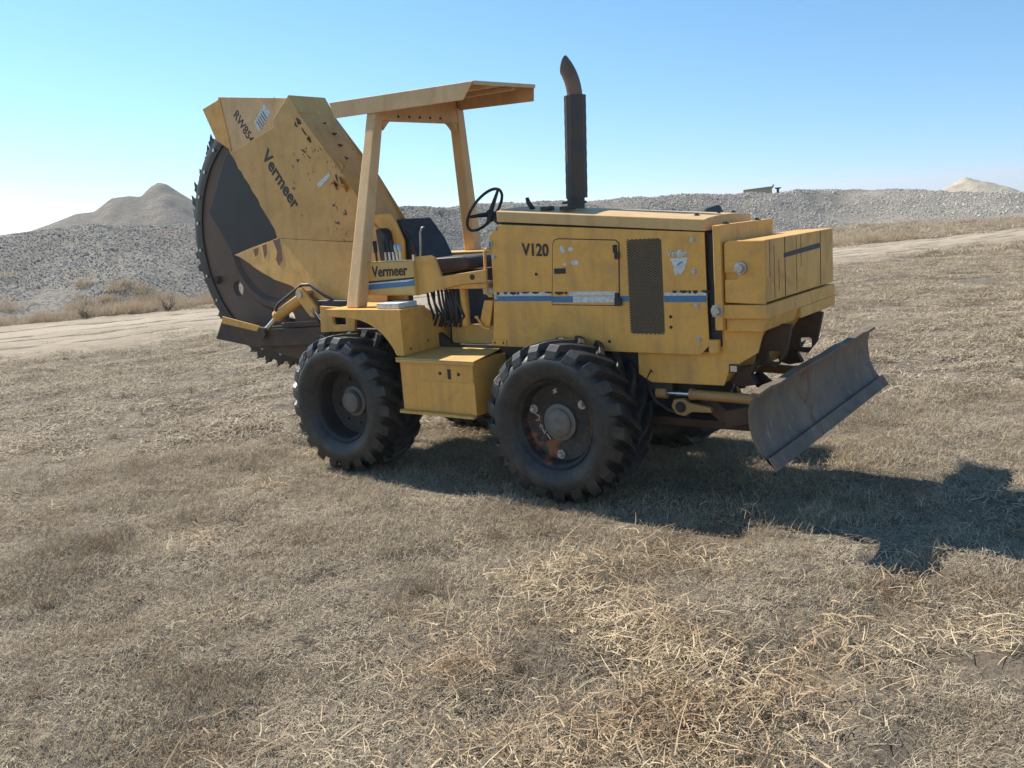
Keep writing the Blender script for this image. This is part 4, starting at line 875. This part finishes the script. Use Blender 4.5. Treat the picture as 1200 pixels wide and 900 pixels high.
m = MB(); m.plate([(-4.80, 2.36), (-4.40, 2.93), (-3.9, 2.9), (-3.6, 2.10), (-3.7, 1.9), (-4.48, 1.905)], .775, .80); m.build('dark_plate', 'black_plate', T, bevel=.003)  # flat black plate standing just in front of the disc
dv = Vector((.42, 0, -.60)).normalized(); uv = Vector((.60, 0, .42)).normalized()
lettering('Vermeer', Vector((-3.725, y0h-.003, 2.845)), dv, uv, .185, 'decal_black', T, width=.665, bold=.022)
lettering('RW854', Vector((-4.165, .7435, 3.285)), dv, uv, .125, 'decal_black', T, width=.37, bold=.014)
m = MB(); m.plate([(-3.854, 3.19), (-3.675, 3.340), (-3.595, 3.245), (-3.80, 3.09)], .7415, .7455); dp = m.build('data_plate', 'decal_white', T)
m = MB()
for f in (.15, .3, .45, .6, .75): q0 = Vector((-3.84+f*.17, .7410, 3.17+f*.14)); m.bar(q0, q0+Vector((.055, 0, -.075)), .002, .012, (0, 1, 0))
m.build('plate_print', 'decal_black', dp)
m = MB(); m.plate([(-2.98, 2.52), (-2.80, 2.62), (-2.79, 2.58), (-2.95, 2.485)], y0h-.004, y0h); m.build('torn_label', 'decal_white', T)
for pl_ in ([(-3.70, 2.03), (-3.60, 2.045), (-3.57, 1.93), (-3.55, 1.84), (-3.60, 1.78), (-3.645, 1.84), (-3.63, 1.92)], [(-3.86, 1.985), (-3.80, 2.0), (-3.79, 1.90), (-3.82, 1.86)], [(-4.0, 1.95), (-3.92, 1.97), (-3.93, 1.90), (-3.97, 1.88)]):
    m = MB(); m.prism([pl_], lambda u, v, d: (u, y0h-.005-(2.05-v)*.16+d, v), 0, .003); m.build('rust_stain', 'stain_red', T)
r_ = random.Random(12)
for k in range(13):      # bare rusted patches along the front edge of the near side
    f = r_.random(); ex = -3.13+.50*f; ez = 3.17-.60*f; ins = abs(r_.gauss(0, .10))+.02; cx_, cz_ = ex-ins*.76+r_.uniform(-.03, .03), ez-ins*.64; L_ = r_.uniform(.012, .055); w_b = L_*r_.uniform(.2, .5); ca, sa = math.cos(-.87+r_.gauss(0, .25)), math.sin(-.87+r_.gauss(0, .25))
    pl_ = []
    for q in range(12): an = 2*PI*q/12; k2 = r_.uniform(.55, 1.1); pl_.append((cx_+ca*L_*math.cos(an)*k2-sa*w_b*math.sin(an)*k2, cz_+sa*L_*math.cos(an)*k2+ca*w_b*math.sin(an)*k2))
    m = MB(); m.plate(pl_, y0h-.0016, y0h+.002); m.build('rust_patch', 'rust_steel', hs)
# torn flaps of sheet metal by the post
for k, (x_, z_, a_) in enumerate(((-2.62, 2.62, .4), (-2.66, 2.50, -.5), (-2.60, 2.42, .9), (-2.72, 2.44, 1.3))):
    m = MB(); rr = random.Random(k+50); m.add([(x_, y0h-.001, z_), (x_+.09*math.cos(a_), y0h-.05-.03*rr.random(), z_+.09*math.sin(a_)), (x_+.05*math.cos(a_+1), y0h-.06, z_+.10*math.sin(a_+1.2)), (x_-.03, y0h-.001, z_+.07)], [(0, 1, 2, 3)])
    m.add([(x_, y0h+.002, z_), (x_+.09*math.cos(a_), y0h-.047, z_+.09*math.sin(a_)), (x_+.05*math.cos(a_+1), y0h-.057, z_+.10*math.sin(a_+1.2)), (x_-.03, y0h+.002, z_+.07)], [(0, 1, 2, 3)]); m.build('torn_flap', H, T)
# rear yellow panel beside the seat
m = MB(); m.plate([(-2.35, 1.43), (-1.98, 1.43), (-1.96, 1.95), (-2.05, 2.14), (-2.10, 2.20), (-2.35, 2.20)], .70, .72); m.build('rear_panel', YP, T, bevel=.003)
# --- crumb shoe, arm, cylinder, drive motor
m = MB(); m.plate([(-4.72, 1.03), (-4.56, 1.262), (-3.95, 1.165), (-3.10, 1.225), (-3.0, 1.02), (-3.28, .86), (-3.46, .86), (-4.0, .95)], .60, .625); shoe = m.build('crumb_shoe', 'rust_steel', T, bevel=.004)
m = MB(); m.plate([(-4.57, 1.20), (-4.555, 1.275), (-3.96, 1.178), (-3.97, 1.118)], .590, .600); m.build('paint_band', YW, shoe, bevel=.002)
m = MB(); m.plate([(-4.72, 1.03), (-4.56, 1.262), (-3.95, 1.165), (-3.10, 1.225), (-3.0, 1.02), (-3.46, .86)], 1.14, 1.165); m.build('crumb_shoe', 'rust_steel', T, bevel=.004)
m = MB(); m.bar((-3.95, .57, 1.06), (-2.7, .57, 1.12), .05, .17); m.build('lift_arm', 'rust_steel', T, bevel=.006)
m = MB(); m.bar((-3.6, .60, 1.19), (-2.6, .60, 1.24), .05, .05); m.build('arm_brace', 'rust_steel', T, bevel=.006)
m = MB(); m.tube([(-3.595, .545, 1.295), (-3.13, .53, 1.50)], .052, 18); m.tube([(-3.61, .545, 1.288), (-3.58, .545, 1.302)], .058, 18); lc = m.build('lift_cylinder', YP, T, smooth=True, auto=40)
m = MB(); m.tube([(-3.82, .55, 1.145), (-3.60, .545, 1.292)], .025, 14); m.build('piston_rod', 'chrome', lc, smooth=True, auto=40)
m = MB(); m.tube([(-3.835, .50, 1.12), (-3.835, .60, 1.12)], .06, 18); m.build('rod_end', 'rust_steel', lc, smooth=True, auto=40)
m = MB(); m.tube([(-3.56, .50, 1.37), (-3.50, .495, 1.42), (-3.20, .48, 1.56), (-3.12, .48, 1.60), (-3.0, .48, 1.60), (-2.85, .50, 1.50), (-2.6, .55, 1.38)], .016, 10); m.tube([(-3.56, .50, 1.37), (-3.57, .52, 1.33)], .016, 10); m.build('cylinder_hose', 'black_rubber', lc, smooth=True, auto=50)
dlink = Vector((.17, 0, -.20)); m = MB()
pl_ = []
p0_, p1_ = Vector((-3.13, 0, 1.51)), Vector((-2.99, 0, 1.36)); dd = (p1_-p0_).normalized(); an = math.degrees(math.atan2(dd.z, dd.x)); rr_ = .065
pl_ = arc(p1_.x, p1_.z, rr_, an-90, an+90, 8)+arc(p0_.x, p0_.z, rr_, an+90, an+270, 8)
m.plate(pl_, .455, .485); m.build('lift_link', YP, T, bevel=.004)
m = MB(); m.tube([(-3.13, .44, 1.51), (-3.13, .60, 1.51)], .035, 14); m.build('pin', 'bolt_metal', T)
m = MB(); m.tube([(-2.85, .40, 1.0), (-2.85, .66, 1.0)], .13, 20); m.build('drive_motor', 'dark_steel', T, smooth=True, auto=40)
m = MB(); m.tube([(-2.75, .45, 1.28), (-2.75, .62, 1.28)], .09, 18); m.build('pump', 'dark_steel', T, smooth=True, auto=40)
m = MB(); m.box(-2.95, -2.55, .50, 1.4, .85, 1.45); m.build('hitch_block', 'dark_steel', T, bevel=.01)
for k in range(5): m = MB(); q = random.Random(k+9); m.tube([(-2.95+.05*k, .42, 1.38-.03*k), (-2.80+.04*k, .36, 1.25+.04*q.random()), (-2.72, .40, 1.10), (-2.85+.03*k, .42, .98)], .014, 7); m.build('motor_hose', 'black_rubber', T, smooth=True, auto=50)
m = MB(); m.plate([(-2.72, 1.18), (-2.28, 1.20), (-2.24, 1.40), (-2.70, 1.42)], .30, .33, [rrect(-2.55, -2.38, 1.25, 1.36, .03)]); m.build('fender_bracket', YW, T, bevel=.003)

# ------------------------------------------------------------------ small things far behind
gz = lambda x, y: float(top_z(np.array([x]), np.array([y]))[0])
tk = empty('storage_tank', None, (-21.4, 57.9, max(2.14, gz(-21.4, 57.9)-.03))); tk.rotation_euler = (0, 0, math.radians(20))
m = MB(); m.box(-.95, .95, -.6, .6, .0, .40); m.build('tank_body', 'tank_tan', tk, bevel=.03)
m = MB(); m.hull8([(-1.0, -.64, .405), (-1.0, .64, .405), (1.02, .64, .405), (1.02, -.64, .405)], [(-.9, -.5, .44), (-.9, .5, .44), (1.02, .5, .55), (1.02, -.5, .55)]); m.tube([(1.0, 0, .5), (1.06, 0, .66)], .05, 8); m.build('tank_lid', 'lid_dark', tk, bevel=.01)
tag(tk, 'low tan tank with dark lid on the skyline of the gravel bank', 'tank')
mp = empty('marker_post', None, (-20.15, 58.4, max(2.08, gz(-20.15, 58.4)-.05)))
m = MB(); m.tube([(0, 0, 0), (0, 0, .42)], .09, 10); m.build('post', 'lid_dark', mp)
m = MB(); m.tube([(0, 0, .40), (0, 0, .50)], [.14, .26], 12); m.build('cap', 'lid_dark', mp)
tag(mp, 'short dark flat-capped post beside the tan tank on the gravel bank skyline', 'post')
def weed(x, y, h_, seed, label):
    rr = random.Random(seed); z = float(top_z(np.array([x]), np.array([y]))[0]); e = empty('dry_weed', None, (x, y, z-.05)); m = MB()
    for k in range(16):
        a_ = rr.uniform(0, 2*PI); l_ = h_*rr.uniform(.5, 1); p = Vector((0, 0, 0)); d_ = Vector((math.cos(a_)*.6, math.sin(a_)*.6, 1)).normalized(); P2 = [p]
        for s__ in range(4): p = p+d_*l_/4; d_ = (d_+Vector((rr.uniform(-.3, .3), rr.uniform(-.3, .3), rr.uniform(-.1, .2)))).normalized(); P2.append(p)
        m.tube(P2, [.014, .012, .009, .007, .004], 5)
        for q in range(2, 5): m.tube([P2[q], P2[q]+Vector((rr.uniform(-.15, .15), rr.uniform(-.15, .15), rr.uniform(.02, .15)))], [.006, .003], 4)
    m.build('branches', 'twig', e); return tag(e, label, 'weed')
weed(-26.2, 29.6, .55, 1, 'small bare weed on the gravel bank skyline behind the operator seat')
weed(-20.9, 10.6, .5, 4, 'dark dry weed at the foot of the gravel bank by the dirt road')
weed(-21.9, 8.6, .42, 6, 'low dry weed at the road edge near the left side of the picture')

# ------------------------------------------------------------------ air
hm = bpy.data.materials.new('haze_air'); hm.use_nodes = True; ht = hm.node_tree; ht.nodes.clear()
pv_ = ht.nodes.new('ShaderNodeVolumePrincipled'); pv_.inputs['Color'].default_value = (.93, .96, 1, 1); pv_.inputs['Density'].default_value = .0005; pv_.inputs['Anisotropy'].default_value = .35
ho = ht.nodes.new('ShaderNodeOutputMaterial'); ht.links.new(pv_.outputs[0], ho.inputs['Volume']); MATS['haze_air'] = hm
zmin = min(v_.co.z for v_ in bpy.data.objects['ground'].data.vertices)
m = MB(); m.box(-3700, 3700, -3700, 3700, zmin-1, 24); hz = m.build('haze', 'haze_air'); tag(hz, kind='stuff')
